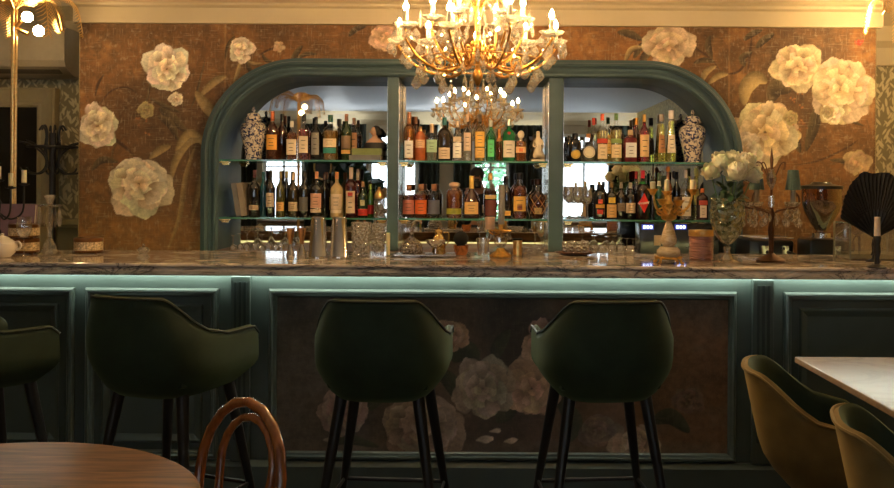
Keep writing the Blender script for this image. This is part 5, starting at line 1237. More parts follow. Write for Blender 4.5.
x, d = on(24, 257); wineglass('small stemmed glass with flared bowl in front of the patterned tins', (x, d, CT), 40 * d / F, .036, None, name='cocktail_glass')
# crystal candlestick
x, d = on(49.5, 255); s = d / F; H = 60 * s
cs = thing('crystal_candlestick', 'cut crystal candlestick hung with prisms at the left of the counter', 'candlestick', (x, d, CT))
M_crys2 = M_crys
obj('base', lathe(B(), [(0, 0), (.055, 0), (.058, .006), (.045, .016), (.036, .03), (.030, .05), (.020, .07), (.010, .085), (0, .085)], 8), M_crys2, cs, False)
obj('stem', lathe(B(), [(0, .085), (.012, .09), (.009, .12), (.016, .14), (.010, .16), (.010, H * .78), (.016, H * .80), (0, H * .80)], 8), M_crys2, cs, False)
obj('drip_pan', lathe(B(), [(0, H * .80), (.035, H * .81), (.052, H * .83), (.052, H * .84), (.02, H * .83), (0, H * .83)], 20, rip=(10, .08)), M_crys2, cs)
obj('candle_cup', lathe(B(), [(0, H * .83), (.014, H * .84), (.018, H * .9), (.030, H * .97), (.026, H), (.014, H * .93), (0, H * .92)], 16), M_crys2, cs)
for k in range(8):
    a = k * PI / 4 + .2; drop(cs, (.048 * math.cos(a), .048 * math.sin(a), H * .79), .10, .010, a)
x, d = on(143.5, 253.5); gd = thing('crystal_dish', 'tiny cut crystal dish with sparkling lid below the painted flowers', 'dish', (x, d, CT))
obj('bowl', lathe(B(), [(0, 0), (.018, 0), (.024, .006), (.034, .02), (.030, .021), (.020, .008), (0, .006)], 20, rip=(10, .05)), M_cut, gd)
obj('lid', lathe(B(), [(.030, .021), (.020, .032), (.006, .038), (.009, .046), (0, .052)], 10), M_crys, gd, False)
# black candelabra at far left
x, d = on(-6, 255.5); s = d / F
bc_ = thing('black_candelabra', 'black iron candelabra with short cream candles at the left edge', 'candelabra', (PX(-2, 4.66), 4.66, CT)); zt = PZ(186, 4.66, 10) - CT
obj('stem', lathe(B(), [(0, 0), (.06, 0), (.062, .008), (.02, .025), (.012, .06), (.020, .09), (.010, .12), (.010, zt * .7), (.018, zt * .74), (.008, zt * .8), (.008, zt), (0, zt)], 18), M_blackm, bc_)
for k, (dx, dy, zc) in enumerate(((.075, -.02, zt - .005), (.118, .03, zt + .012), (-.09, 0, zt), (-.01, -.08, zt + .03), (0, .0, zt + .03))):
    a = obj('arm', tube(B(), spline([(0, 0, zt * .6), (dx * .5, dy * .5, zt * .5), (dx * .95, dy * .95, zt * .62), (dx, dy, zc - .012)], 6), .005, 8), M_blackm, bc_)
    obj('drip_pan', lathe(B(), [(0, -.012), (.024, -.006), (.027, 0), (.012, 0), (.011, .006), (0, .006)], 16, c=(dx, dy, zc)), M_blackm, a)
    obj('candle', lathe(B(), [(0, 0), (.0125, 0), (.0125, .066), (0, .066)], 14, c=(dx, dy, zc + .006)), M_wax, a)
# inverted small glasses on the back bar, left
WT = WTZ + .0006
def coupe(label, px, d, H, R, grp, z=WT, m=None):
    t = thing('coupe_glass', label, 'glass', (PX(px, d), d, z), 0, grp); m = m or M_gls
    obj('bowl', lathe(B(), [(R, 0), (R * .96, .02), (R * .7, H * .30), (R * .2, H * .42), (0, H * .43), (0, H * .40), (R * .64, H * .28), (R * .92, .02), (R * .97, 0)], 20), m, t)
    obj('foot', lathe(B(), [(.003, H * .42), (.003, H * .93), (R * .78, H * .98), (R * .8, H), (0, H)], 20), m, t)
for px, d, h in ((233, 5.58, .095), (240.5, 5.66, .10), (247, 5.56, .115), (255, 5.66, .11), (262, 5.56, .10), (269, 5.65, .12), (276, 5.56, .11), (281, 5.68, .125)):
    coupe('small clear coupe glass upside down on the back bar, left of the jiggers', px, d, h, .024, 'upturned coupe glasses at the left of the back bar')
# jiggers, shakers, mixing glasses
for px, lb in ((290.5, 'tall steel double jigger, the left one of two'), (302, 'tall steel double jigger, the right one, beside the shaker tins')):
    x, d = on(px, 255.2); h = 27 * d / F; t = thing('jigger', lb, 'jigger', (x, d, CT), 0, 'jiggers')
    obj('lower_cup', lathe(B(), [(.0235, 0), (.0225, .003), (.008, h * .40), (0, h * .40)], 24), M_steel, t)
    obj('upper_cup', lathe(B(), [(.008, h * .40), (.0215, h * .97), (.023, h), (.021, h), (.007, h * .42), (0, h * .42)], 24), mat('copper_tone_steel', (.62, .38, .2), .2, metal=1), t)
for px, lb in ((318, 'upside down polished steel shaker tin, left of the pair'), (339, 'upside down polished steel shaker tin, right of the pair')):
    x, d = on(px, 257); h = 40 * d / F; t = thing('shaker_tin', lb, 'shaker', (x, d, CT), 0, 'shaker tins')
    r1_, r0_ = 9.2 * d / F, 6.8 * d / F
    obj('body', lathe(B(), [(r1_ * 1.03, 0), (r1_ * 1.03, .003), (r1_, .005), (r0_ * 1.04, h * .95), (r0_ * .95, h * .995), (r0_ * .9, h), (0, h)], 40), M_steel, t)
    obj('rim_bead', tube(B(), [(r1_ * 1.02 * math.cos(a), r1_ * 1.02 * math.sin(a), .003) for a in [2 * PI * k / 36 for k in range(36)]], .0022, 6, closed=True), M_steel, t)
for px, by, hp, wp, lb in ((361, 255.5, 33, 20, 'diamond cut crystal mixing glass right of the shaker tins'), (378, 254, 30, 15, 'cut crystal mixing glass partly behind the first, beside the left upright')):
    x, d = on(px, by); h = hp * d / F; r = wp * d / F / 2; t = thing('mixing_glass', lb, 'glass', (x, d, CT), 0, 'cut crystal mixing glasses')
    obj('glass_body', lathe(B(), [(0, 0), (r * .80, 0), (r * .84, .006), (r * .9, h * .3), (r * 1.0, h * .97), (r * .98, h), (r * .93, h * .97), (r * .80, .02), (0, .018)], 32, rip=(16, .02)), M_cut, t)
    bm = B(); tube(bm, [(r * math.cos(a), r * math.sin(a), h) for a in [2 * PI * k / 32 for k in range(32)]], .002, 5, closed=True); obj('rim', bm, M_gls, t)
x, d = on(388, 256); t = thing('slim_candle', 'slim cream pillar candle in front of the left upright', 'candle', (x, d, CT))
obj('wax', lathe(B(), [(0, .002), (.010, .002), (.0105, .115), (.006, .118), (0, .117)], 16), M_wax, t); obj('saucer', lathe(B(), [(0, 0), (.016, 0), (.018, .004), (.0, .004)], 16), M_gls, t)
# tray with decanter
x, d = on(426, 256); s = d / F; ty = d
tr = thing('silver_tray', 'long silver tray carrying a decanter and a pot in the middle of the counter', 'tray', (x, ty, CT))
w_ = 30 * s; bm = box(B(), -w_, w_, -.09, .09, .004, .008, .002)
obj('plate', bm, M_steel, tr, False); obj('rim', tube(B(), [(-w_, -.09, .01), (w_, -.09, .01), (w_, .09, .01), (-w_, .09, .01)], .004, 8, closed=True), M_steel, tr)
for sx in (-1, 1):
    for sy in (-1, 1): obj('foot', lathe(B(), [(0, 0), (.006, 0), (.006, .004), (0, .004)], 8, c=(sx * w_ * .85, sy * .06, 0)), M_steel, tr)
TZ = CT + .0085
dc = thing('decanter', 'squat smoky cut glass decanter with curved handle, standing on the silver tray', 'decanter', (PX(411.5, ty), ty, TZ)); h = 33 * s
obj('glass_body', lathe(B(), [(0, 0), (.045, 0), (.056, .008), (.058, .03), (.05, .055), (.03, .075), (.012, .088), (.010, h * .72), (.018, h * .8), (0, h * .8)], 32, rip=(16, .02)), clear_mat('smoky_cut_glass', (.62, .5, .42), base=.25, cut=70, rough=.08), dc)
obj('liquid', lathe(B(), [(0, .004), (.046, .004), (.052, .01), (.052, .022), (0, .022)], 28), liq((.05, .015, .008)), dc)
obj('handle', tube(B(), spline([(0, 0, h * .78), (.004, 0, h * .95), (.028, 0, h * 1.02), (.052, 0, h * .94)], 6), .004, 8), M_steel, dc)
pt_ = thing('brass_pot', 'small brass lidded pot on the silver tray', 'pot', (PX(438.5, ty), ty + .03, TZ)); h = 27 * s
obj('body', lathe(B(), [(0, 0), (.030, 0), (.034, .01), (.036, h * .35), (.028, h * .6), (.018, h * .72), (.022, h * .84), (0, h * .84)], 28), M_brass, pt_)
obj('lid', lathe(B(), [(.022, h * .84), (.016, h * .9), (.004, h * .93), (.005, h * .97), (0, h)], 20), M_brass, pt_)
obj('handle', tube(B(), spline([(.025, 0, h * .8), (.05, 0, h * .78), (.052, 0, h * .5), (.034, 0, h * .3)], 6), .003, 8), M_brass, pt_)
bw = thing('footed_bowl', 'footed silver bowl in front of the brass pot on the tray', 'bowl', (PX(436, ty), ty - .045, TZ)); h = 15 * s
obj('bowl', lathe(B(), [(0, h * .45), (.02, h * .5), (.045, h * .8), (.052, h), (.050, h), (.042, h * .82), (0, h * .55)], 28), M_steel, bw); obj('foot', lathe(B(), [(0, 0), (.022, 0), (.006, h * .12), (.005, h * .4), (.012, h * .47), (0, h * .47)], 20), M_steel, bw)
# black round tea infuser in a copper cup
x, d = on(461, 255); s = d / F; t = thing('copper_cup', 'copper cup holding a round black sponge ball, left of the bar spoons', 'cup', (x, d, CT))
obj('cup', lathe(B(), [(0, 0), (.028, 0), (.036, .02), (.040, .05), (.037, .05), (.03, .02), (0, .01)], 28), mat('copper', (.66, .28, .12), .25, metal=1), t)
bk = B(); ball(bk, (PX(461, d), d, CT + .085), .040, 1, 1, .95, 20, 14); o = obj('black_ball', bk, mat('black_felt', (.006, .006, .006), .9)); tag(o, 'round black ball resting in the copper cup', 'ball')
# glass jug with spoons
x, d = on(483, 255.5); s = d / F; t = thing('spoon_glass', 'clear tumbler full of long bar spoons left of the glass candle holder', 'glass', (x, d, CT))
obj('tumbler', lathe(B(), [(0, 0), (.028, 0), (.034, .09), (.032, .09), (.026, .008), (0, .008)], 24), M_gls, t)
for k in range(5):
    a = k * 1.2; x0, y0 = .012 * math.cos(a), .012 * math.sin(a)
    o = thing('bar_spoon', 'long steel bar spoon standing in the clear tumbler', 'spoon', (x, d, CT + .012), 0, 'bar spoons in the tumbler')
    P_ = (x0 + (.02 if k % 2 else .045) * (1 if k < 3 else -.6), y0, .125)
    obj('shaft', tube(B(), [(x0 * .4, y0 * .4, 0), P_], .0018, 6), M_steel, o)
    b_ = B(); ball(b_, P_, .008, .8, .35, 1.3, 10, 6); obj('bowl', b_, M_steel, o)
# glass and gilt candle holder
x, d = on(500.5, 257); s = d / F; hd = thing('candle_holder', 'glass and gilt candle holder with one tall grey and one short cream candle', 'candle holder', (x, d, CT))
Z = lambda py: (257 - py) * s
obj('base', lathe(B(), [(0, 0), (.052, 0), (.055, .006), (.04, .02), (.025, .03), (.018, .045), (0, .045)], 28, rip=(8, .05)), M_oldgold, hd)
obj('glass_body', lathe(B(), [(0, .045), (.020, .05), (.034, .075), (.032, .10), (.020, .118), (0, .12)], 16), M_crys, hd, False)
obj('crown', lathe(B(), [(0, .12), (.035, .124), (.050, .134), (.048, .138), (.03, .13), (.012, .136), (.012, .165), (0, .165)], 28, rip=(8, .12)), M_oldgold, hd)
obj('grey_candle', lathe(B(), [(0, 0), (3.3 * s, 0), (3.3 * s, Z(185) - .166), (0, Z(185) - .164)], 18, c=(.003, 0, .166)), mat('grey_wax', (.30, .28, .25), .5, sss=.1), hd)
obj('cream_candle', lathe(B(), [(0, 0), (4.6 * s, 0), (5.2 * s, Z(217) - .140), (0, Z(217) - .140)], 18, c=(-.055, 0, .139)), mat('peach_wax', (.72, .50, .34), .5, sss=.2), hd)
obj('side_arm', tube(B(), spline([(0, 0, .125), (-.03, 0, .112), (-.055, 0, .125), (-.055, 0, .138)], 5), .004, 8), M_oldgold, hd)
for k in range(8): a = k * PI / 4; drop(hd, (.048 * math.cos(a), .048 * math.sin(a), .124), .04, .009, a)
x, d = on(517.5, 255.5); s = d / F; t = thing('gold_canister', 'small gold canister with black rim right of the glass candle holder', 'canister', (x, d, CT)); h = 17 * s
obj('body', lathe(B(), [(0, 0), (.024, 0), (.024, h * .94), (0, h * .94)], 28), M_gold, t); obj('rim', lathe(B(), [(.0245, h * .90), (.0255, h * .92), (.0255, h), (0, h)], 28), M_black, t)
# stacks of ashtray glasses and a stem glass
for px, by, lb in ((528, 255.5, 'cut glass bowl right of the gold canister, left one'), (538, 254.5, 'cut glass bowl beside the stemmed glass, right one')):
    x, d = on(px, by); t = thing('glass_bowl', lb, 'bowl', (x, d, CT), 0, 'cut glass bowls')
    obj('bowl', lathe(B(), [(0, 0), (.022, 0), (.030, .01), (.040, .04), (.037, .04), (.026, .012), (0, .01)], 24, rip=(12, .04)), M_cut, t)
    obj('bottom_ring', tube(B(), [(.024 * math.cos(a), .024 * math.sin(a), .003) for a in [2 * PI * k / 20 for k in range(20)]], .0025, 5, closed=True), M_gls, t)
wineglass('stemmed glass with golden drink left of the right upright', (PX(541, 5.6), 5.6, WT), .19, .028, None, liquid=liq((.75, .45, .08)), m=M_gls)
# cluster of lying and upturned glasses on a tray at right
trx = thing('dark_tray', 'dark oval tray under crystal glasses, right of the right upright', 'tray', (PX(575, 4.72), 4.72, CT)); 
obj('plate', lathe(B(), [(0, .004), (.07, .004), (.095, .014), (.098, .018), (.094, .018), (.07, .009), (0, .009)], 36, M=Matrix.Diagonal((1.1, .8, 1, 1))), mat('dark_wood_tray', (.12, .05, .03), .3), trx); obj('foot_ring', tube(B(), [(.065 * math.cos(a), .05 * math.sin(a), .0035) for a in [2 * PI * k / 28 for k in range(28)]], .003, 6, closed=True), M_black, trx)
rg = random.Random(11)
def tumbler(label, px, d, h, r, grp, z, tilt=0, az=0):
    t = thing('crystal_tumbler', label, 'glass', (PX(px, d), d, z), 0, grp)
    t.rotation_euler = (0, tilt, az)
    obj('glass_body', lathe(B(), [(0, 0), (r * .82, 0), (r * .86, .004), (r, h), (r * .96, h), (r * .80, .01), (0, .01)], 20, rip=(10, .03)), M_cut, t)
    obj('rim', tube(B(), [(r * .98 * math.cos(a), r * .98 * math.sin(a), h) for a in [2 * PI * k / 20 for k in range(20)]], .0016, 5, closed=True), M_gls, t)
for px, dd in ((565.5, 4.70), (572.5, 4.74), (579.5, 4.70), (585.5, 4.75)):
    tumbler('cut crystal tumbler standing on the dark oval tray', px, dd, .062, .018, 'tumblers on the dark tray', CT + .0095)
for px, dd, h in ((594, 5.60, .105), (601, 5.68, .11), (607.5, 5.58, .10), (614.5, 5.68, .10), (621.5, 5.58, .095), (627, 5.60, .09), (633, 5.66, .085)):
    coupe('clear coupe glass upside down on the back bar, left of the black appliance', px, dd, h, .025, 'upturned coupe glasses at the right of the back bar')
for k, px in enumerate((594, 603, 612, 621, 630)):
    x, d = on(px, 254.5); t = thing('cut_glass_tumbler', 'low cut glass tumbler in the row left of the gold candelabra', 'glass', (x, d, CT), 0, 'low tumblers left of the candelabra')
    obj('glass_body', lathe(B(), [(0, 0), (.018, 0), (.021, .045), (.019, .045), (.016, .008), (0, .008)], 20, rip=(10, .04)), M_cut, t); obj('rim', tube(B(), [(.0205 * math.cos(a), .0205 * math.sin(a), .045) for a in [2 * PI * q / 20 for q in range(20)]], .0014, 5, closed=True), M_gls, t)
# black appliance with blue digits on the back bar
zt = PZ(223, 5.5, 680) - WT; x0, x1 = PX(638, 5.5), PX(716, 5.5)
ap = thing('coffee_dispenser', 'black appliance with two glowing blue displays on the back bar behind the candelabra', 'appliance', ((x0 + x1) / 2, 5.53, WT)); hw = (x1 - x0) / 2
obj('casing', box(B(), -hw, hw, -.10, .08, .0, zt, .006), mat('appliance_black', (.012, .012, .014), .2), ap)
M_blue = mat('blue_display', (.1, .2, 1), .4, emit=(.10, .18, 1.0), es=2.4)
for px in (647.5, 680.5):
    xx = PX(px, 5.43) - (x0 + x1) / 2; z = PZ(227, 5.43, px) - WT
    pn = obj('display', box(B(), xx - .036, xx + .036, -.104, -.1002, z - .016, z + .016, .001), mat('display_panel', (.02, .03, .25), .2, emit=(.05, .08, .6), es=.5), ap)
    for k in (-1, 0, 1):
        obj('digit', tube(B(), [(xx + k * .02 + .006 * math.cos(a), -.1055, z + .008 * math.sin(a)) for a in [2 * PI * q / 14 for q in range(14)]], .0022, 5, closed=True), mat('display_digit', (.6, .7, 1), .4, emit=(.55, .65, 1.0), es=5.0), pn)
for px in (655, 690):
    xx = PX(px, 5.5) - (x0 + x1) / 2
    obj('paper_label', box(B(), xx - .02, xx + .02, -.1035, -.1005, zt * .30, zt * .62), ppr((.45, .32, .2)), ap, False)
# gold candelabra on a marble foot
x, d = on(668.5, 263.5); s = d / F; ca_ = thing('gilt_candelabra', 'gilt three candle candelabra on a pear shaped marble foot, right of the mirror centre', 'candelabra', (x, d, CT)); Z = lambda py: (263.5 - py) * s; Xc = lambda px: (px - 668.5) * s
M_onyx = marble('onyx', (.72, .60, .42), (.50, .36, .20), 8, .2)
obj('plinth', lathe(B(), [(0, Z(257)), (.048, Z(257)), (.056, Z(254)), (.054, Z(250)), (.040, Z(247)), (0, Z(247))], 28), M_onyx, ca_)
bm = B(); tube(bm, [(.06 * math.cos(a), .06 * math.sin(a), Z(257.5)) for a in [2 * PI * k / 28 for k in range(28)]], .006, 8, closed=True)
obj('gilt_rim', bm, M_oldgold, ca_)
for k in range(4):
    a = PI / 4 + k * PI / 2; obj('foot', tube(B(), spline([(.048 * math.cos(a), .048 * math.sin(a), Z(257)), (.066 * math.cos(a), .066 * math.sin(a), Z(259)), (.070 * math.cos(a), .070 * math.sin(a), .006), (.082 * math.cos(a), .082 * math.sin(a), .005)], 5), .0055, 8), M_oldgold, ca_)
obj('pear_body', lathe(B(), [(0, Z(247)), (.022, Z(247)), (.036, Z(243.5)), (.038, Z(239)), (.026, Z(230)), (.014, Z(223)), (.012, Z(221)), (0, Z(221))], 28), M_onyx, ca_)
obj('socket', lathe(B(), [(0, Z(221)), (.016, Z(221)), (.034, Z(219)), (.036, Z(216)), (.018, Z(213)), (.014, Z(208)), (.022, Z(204)), (.012, Z(200)), (.010, Z(195)), (0, Z(195))], 24, rip=(9, .06)), M_oldgold, ca_)
for px, py, yy, hc, wc in ((651.5, 189, -.02, 7, 5.6), (667.7, 191, .03, 11, 5), (692.5, 189, 0, 9, 6), (676, 200, -.055, 0, 0), (659, 199, -.06, 0, 0)):
    X1 = Xc(px); zt = Z(py)
    a = obj('arm', tube(B(), spline([(0, 0, Z(208)), (X1 * .35, yy * .4, Z(213)), (X1 * .8, yy * .8, Z(207)), (X1, yy, zt - .012)], 7), [.0075 - .0001 * i for i in range(22)], 8), M_oldgold, ca_)
    sp = [(X1 * .45 + (1 if X1 >= 0 else -1) * .024 * (1 - k / 18) * math.cos(k * .6), yy * .5, Z(211) + .024 * (1 - k / 18) * math.sin(-k * .6)) for k in range(18)]
    obj('scroll', tube(B(), sp, .0042, 7), M_oldgold, a)
    obj('drip_pan', lathe(B(), [(0, -.03), (.010, -.028), (.016, -.014), (.024, -.002), (.026, 0), (.016, 0), (0, 0)], 20, c=(X1, yy, zt), rip=(8, .07)), M_oldgold, a)
    if hc: obj('candle', lathe(B(), [(0, 0), (wc * s / 2, 0), (wc * s / 2, hc * s), (wc * s * .2, hc * s + .002), (0, hc * s)], 18, c=(X1, yy, zt)), M_wax, a)
# pink ribbed jar
x, d = on(701, 260); s = d / F; t = thing('ribbed_jar', 'pink ribbed glass jar with gold lid beside the gilt candelabra', 'jar', (x, d, CT)); r = 12.3 * s; h = 30 * s
P_ = [(0, 0), (r * .9, 0)]
for k in range(9): z0 = .004 + k * h * .78 / 9; P_ += [(r * .95, z0), (r, z0 + h * .02), (r, z0 + h * .05), (r * .95, z0 + h * .075)]
obj('glass_body', lathe(B(), P_ + [(r * .95, h * .80), (0, h * .80)], 36), mat('pink_ribbed_glass', (.55, .26, .20), .12, trans=.45, coat=.6), t)
obj('lid', lathe(B(), [(r * 1.0, h * .80), (r * 1.02, h * .81), (r * 1.02, h * .97), (r * .98, h), (0, h)], 36), M_gold, t)
# urn vase with white roses
x, d = on(727, 263); s = d / F; vz = thing('glass_urn', 'dimpled clear glass urn holding white roses at the right end of the arch', 'vase', (x, d, CT)); Z = lambda py: (263 - py) * s
M_urn = clear_mat('dimpled_green_glass', (.66, .74, .58), base=.16, cut=30, rough=.12, milky=.10, mcol=(.6, .6, .4))
obj('bowl', lathe(B(), [(0, Z(245)), (.02, Z(244)), (.06, Z(235)), (.080, Z(222)), (.084, Z(210)), (.078, Z(202)), (.082, Z(198)), (.078, Z(198)), (.074, Z(203)), (.078, Z(215)), (.06, Z(232)), (0, Z(241))], 32, rip=(12, .025)), M_urn, vz)
obj('foot', lathe(B(), [(0, 0), (.062, 0), (.064, .006), (.03, .018), (.014, Z(252)), (.018, Z(248)), (.012, Z(246)), (0, Z(245))], 28), M_crys, vz)
M_rose = mat('white_rose_petals', (1.0, .92, .68), .6, var=.05, sss=.15)
def bloom(label, px, py, rpx, yy, seed):
    r = random.Random(seed); dd = d + yy; R = rpx * dd / F; c = (PX(px, dd, py), dd, PZ(py, dd, px))
    t = thing('white_rose', label, 'flower', c, 0, 'white roses in the glass urn'); bm = B()
    tl = Matrix.Rotation(r.uniform(-.5, .5), 3, 'Y') @ Matrix.Rotation(r.uniform(.3, .9), 3, 'X')
    n = 34
    for k in range(n):
        zz = 1 - 1.55 * (k + .5) / n; rad = math.sqrt(1 - zz * zz); a = k * 2.39996 + r.uniform(-.2, .2)
        nr = Vector((rad * math.cos(a), rad * math.sin(a), zz)); sd = Vector((-math.sin(a), math.cos(a), 0)); up = nr.cross(sd); up = up if up.z > 0 else -up
        s_ = R * (.62 if zz < .4 else .42); rr_ = R * (.72 + .30 * (1 - zz) / 2 + r.uniform(-.05, .05)); G = []
        for i in range(6):
            row = []
            for j in range(6):
                u, v = (j - 2.5) / 2.5, i / 5; wv = math.sin(PI * min(1, .14 + v * .70)) * (1 - .0 * v)
                p = nr * (rr_ * (.80 + .24 * v - .16 * u * u) + R * .10 * max(0, v - .75) * 3 + R * .03 * math.sin(u * 7 + k)) + sd * (u * wv * s_ * .72) + up * ((v - .55) * s_ * 1.1)
                row.append(bm.verts.new(tl @ p))
            G.append(row)
        for i in range(5):
            for j in range(5): bm.faces.new((G[i][j], G[i][j + 1], G[i + 1][j + 1], G[i + 1][j]))
    ball(bm, (0, 0, 0), R * .66, u=14, v=10)
    o = obj('petals', bm, M_rose, t)
    st_ = Vector((PX(727, d) + (c[0] - PX(727, d)) * .12, d, CT + Z(238))) - Vector(c)
    obj('stem', tube(B(), spline([(0, 0, -R * .3), tuple(st_ * .5 + Vector((0, 0, .01))), tuple(st_)], 6), .0028, 6), mat('stem_green', (.05, .11, .03), .6), t)
for a in (('white rose low at the left of the bouquet', 711, 171, 10, -.03, 1), ('white rose at the top left of the bouquet', 721, 161, 11, .01, 2), ('large white rose at the centre of the bouquet', 737, 170, 14, -.045, 3), ('white rose at the top right of the bouquet', 746, 162, 12, .02, 4), ('white rose at the far right of the bouquet', 752, 174, 11, -.02, 5), ('white rose at the back of the bouquet', 733, 159, 10, .06, 6)): bloom(*a)
M_rl = mat('rose_leaf_green', (.02, .055, .02), .45)
t = thing('rose_foliage', 'dark green leaves under the white roses in the glass urn', 'leaves', (PX(729, d), d, CT + Z(206))); r = random.Random(3)
for k in range(26):
    bm = B(); a = r.uniform(0, 2 * PI); e = r.uniform(-.7, .9); L = r.uniform(.05, .085); z0_ = r.uniform(.02, .09)
    dv = Vector((math.cos(a) * math.cos(e), math.sin(a) * math.cos(e), math.sin(e))); sd = dv.cross(Vector((0, 0, 1))).normalized() * .017; c = Vector((.035 * math.cos(a), .035 * math.sin(a), z0_))
    dn = Vector((0, 0, -.008)); v = [bm.verts.new(q) for q in (c, c + dv * L * .35 + sd, c + dv * L * .75 + sd * .7 + dn, c + dv * L + dn * 2, c + dv * L * .75 - sd * .7 + dn, c + dv * L * .35 - sd, c + dv * L * .5 + Vector((0, 0, .004)))]
    for i in range(6): bm.faces.new((v[i], v[(i + 1) % 6], v[6]))
    tube(bm, [tuple(c), (0, 0, .0)], .0015, 4)
    obj('leaf', bm, M_rl, t)
# crystal table lamp with two shades
x, d = on(771, 261.5); s = d / F; cl = thing('crystal_candelabra_lamp', 'antique crystal candelabra lamp with small green shades, right of the white roses', 'lamp', (x, d, CT)); Z = lambda py: (261.5 - py) * s
M_bronze = mat('aged_bronze', (.10, .045, .02), .45, metal=.7)
obj('base', lathe(B(), [(0, 0), (.068, 0), (.070, .006), (.05, .02), (.028, .03), (.012, .04), (.012, Z(238)), (.016, Z(230)), (.010, Z(222)), (.018, Z(214)), (.008, Z(208)), (0, Z(208))], 24), M_bronze, cl)
obj('glass_column', lathe(B(), [(0, Z(208)), (.015, Z(207)), (.015, Z(196)), (0, Z(195))], 16), M_gls, cl)
obj('finial', lathe(B(), [(0, Z(196)), (.006, Z(195)), (.006, Z(182)), (.012, Z(178)), (.005, Z(172)), (.009, Z(160)), (.003, Z(150)), (0, Z(147))], 12), M_bronze, cl)
obj('crystal_heart', lathe(B(), [(0, Z(192)), (.020, Z(184)), (.026, Z(178)), (.012, Z(170)), (0, Z(168))], 8), M_crys, cl, False)
M_shade = mat('pleated_green_shade', (.07, .12, .10), .7, var=.2, scale=60, sheen=.3)
for X1, yy, sh in ((19.5 * s, -.03, 1), (-13 * s, .03, 1), (24 * s, .06, 0), (-25 * s, -.04, 0)):
    zb_ = Z(203)
    a = obj('arm', tube(B(), spline([(0, 0, Z(214)), (X1 * .5, yy * .5, Z(210)), (X1 * 1.25, yy, Z(206)), (X1 * 1.3, yy, Z(196)), (X1, yy, Z(191) if sh else Z(198))], 6), .004, 8), M_bronze, cl)
    obj('scroll', tube(B(), spline([(X1 * .2, yy * .2, Z(176)), (X1 * .45, yy * .4, Z(164)), (X1 * .65, yy * .6, Z(163)), (X1 * .6, yy * .6, Z(170))], 6), .003, 6), M_bronze, a)
    if sh:
        obj('shade', lathe(B(), [(.036, Z(190)), (.024, Z(170)), (.022, Z(170)), (.034, Z(190))], 40, c=(X1, yy, 0), rip=(20, .03)), M_shade, a)
        obj('candle_sleeve', lathe(B(), [(0, Z(206)), (.013, Z(206)), (.013, Z(188)), (0, Z(188))], 14, c=(X1, yy, 0)), mat('greyish_wax', (.35, .30, .22), .5), a)
    obj('glass_cup', cup_bm(.030), M_crys, a, loc=(X1, yy, Z(207)))
    for k in range(6):
        q = k * PI / 3 + .3; drop(cl, (X1 + .030 * math.cos(q), yy + .030 * math.sin(q), Z(207 + (k % 3) * 5)), .052, .017, q)
for k in range(6): q = k * PI / 3; drop(cl, (.03 * math.cos(q), .03 * math.sin(q), Z(212 + 4 * (k % 2))), .05, .015, q)
# coffee grinder behind the counter
GY = 5.15; s = GY / F; gz = PZ(256, GY, 820); gx = PX(821, GY)
gr = thing('coffee_grinder', 'black coffee grinder with a conical bean hopper right of the green shaded lamp', 'coffee grinder', (gx, GY, CTZ - .1)); ZZ = lambda py: PZ(py, GY, 820) - CTZ + .1
obj('body', box(B(), -.10, .10, -.10, .12, 0, ZZ(238), .02), M_black, gr); obj('collar', lathe(B(), [(0, ZZ(239)), (.052, ZZ(239)), (.052, ZZ(233)), (.03, ZZ(232)), (0, ZZ(232))], 24), M_steel, gr)
hop = obj('hopper', lathe(B(), [(.028, ZZ(233)), (.03, ZZ(232)), (.095, ZZ(212)), (.110, ZZ(204)), (.110, ZZ(189)), (.106, ZZ(189)), (.106, ZZ(204)), (.09, ZZ(213)), (.026, ZZ(231))], 32), clear_mat('hopper_smoke', (.75, .6, .45), base=.12), gr)
obj('coffee_beans', lathe(B(), [(0, ZZ(231)), (.024, ZZ(231)), (.088, ZZ(212)), (.103, ZZ(204)), (.102, ZZ(202)), (0, ZZ(200))], 28), mat('coffee_beans', (.030, .012, .006), .4, var=.6, scale=90, bump=.6), hop)
obj('lid', lathe(B(), [(0, ZZ(189)), (.116, ZZ(189)), (.116, ZZ(186)), (.06, ZZ(184)), (.05, ZZ(182)), (0, ZZ(182))], 32), M_black, gr)
obj('inner_tube', lathe(B(), [(0, ZZ(200)), (.016, ZZ(200)), (.016, ZZ(190)), (0, ZZ(190))], 14), M_steel, gr)
obj('lever', tube(B(), [(.05, -.08, ZZ(236)), (.09, -.12, ZZ(228)), (.12, -.13, ZZ(226))], .008, 8), M_steel, gr)
EY = 5.35
es = thing('espresso_machine', 'low black and chrome espresso machine behind the crystal lamp', 'espresso machine', (PX(768, EY), EY, CTZ - .1)); ZZ = lambda py: PZ(py, EY, 790) - CTZ + .1
obj('body', box(B(), -.15, .11, -.13, .15, 0, ZZ(239), .015), M_black, es)
for k in range(3): obj('cup_rail', tube(B(), [(-.15, -.12 + k * .12, ZZ(239) + .012), (.11, -.12 + k * .12, ZZ(239) + .012)], .004, 6), M_steel, es)
for k in (-1, 1):
    g_ = obj('group_head', lathe(B(), [(0, ZZ(252)), (.03, ZZ(252)), (.035, ZZ(244)), (0, ZZ(244))], 20, c=(k * .06, -.14, 0)), M_steel, es); obj('handle', tube(B(), [(k * .06, -.16, ZZ(250)), (k * .06 + .02, -.25, ZZ(252))], .011, 8), M_black, g_)
st2 = obj('equipment_stand', box(B(), PX(738, 5.3) + .02, PX(738, 5.3) + .72, 5.0, 5.53, .02, CTZ - .101, .004), M_green, smooth=False); tag(st2, 'dark green cupboard behind the counter carrying the espresso machine and grinder', 'cupboard')
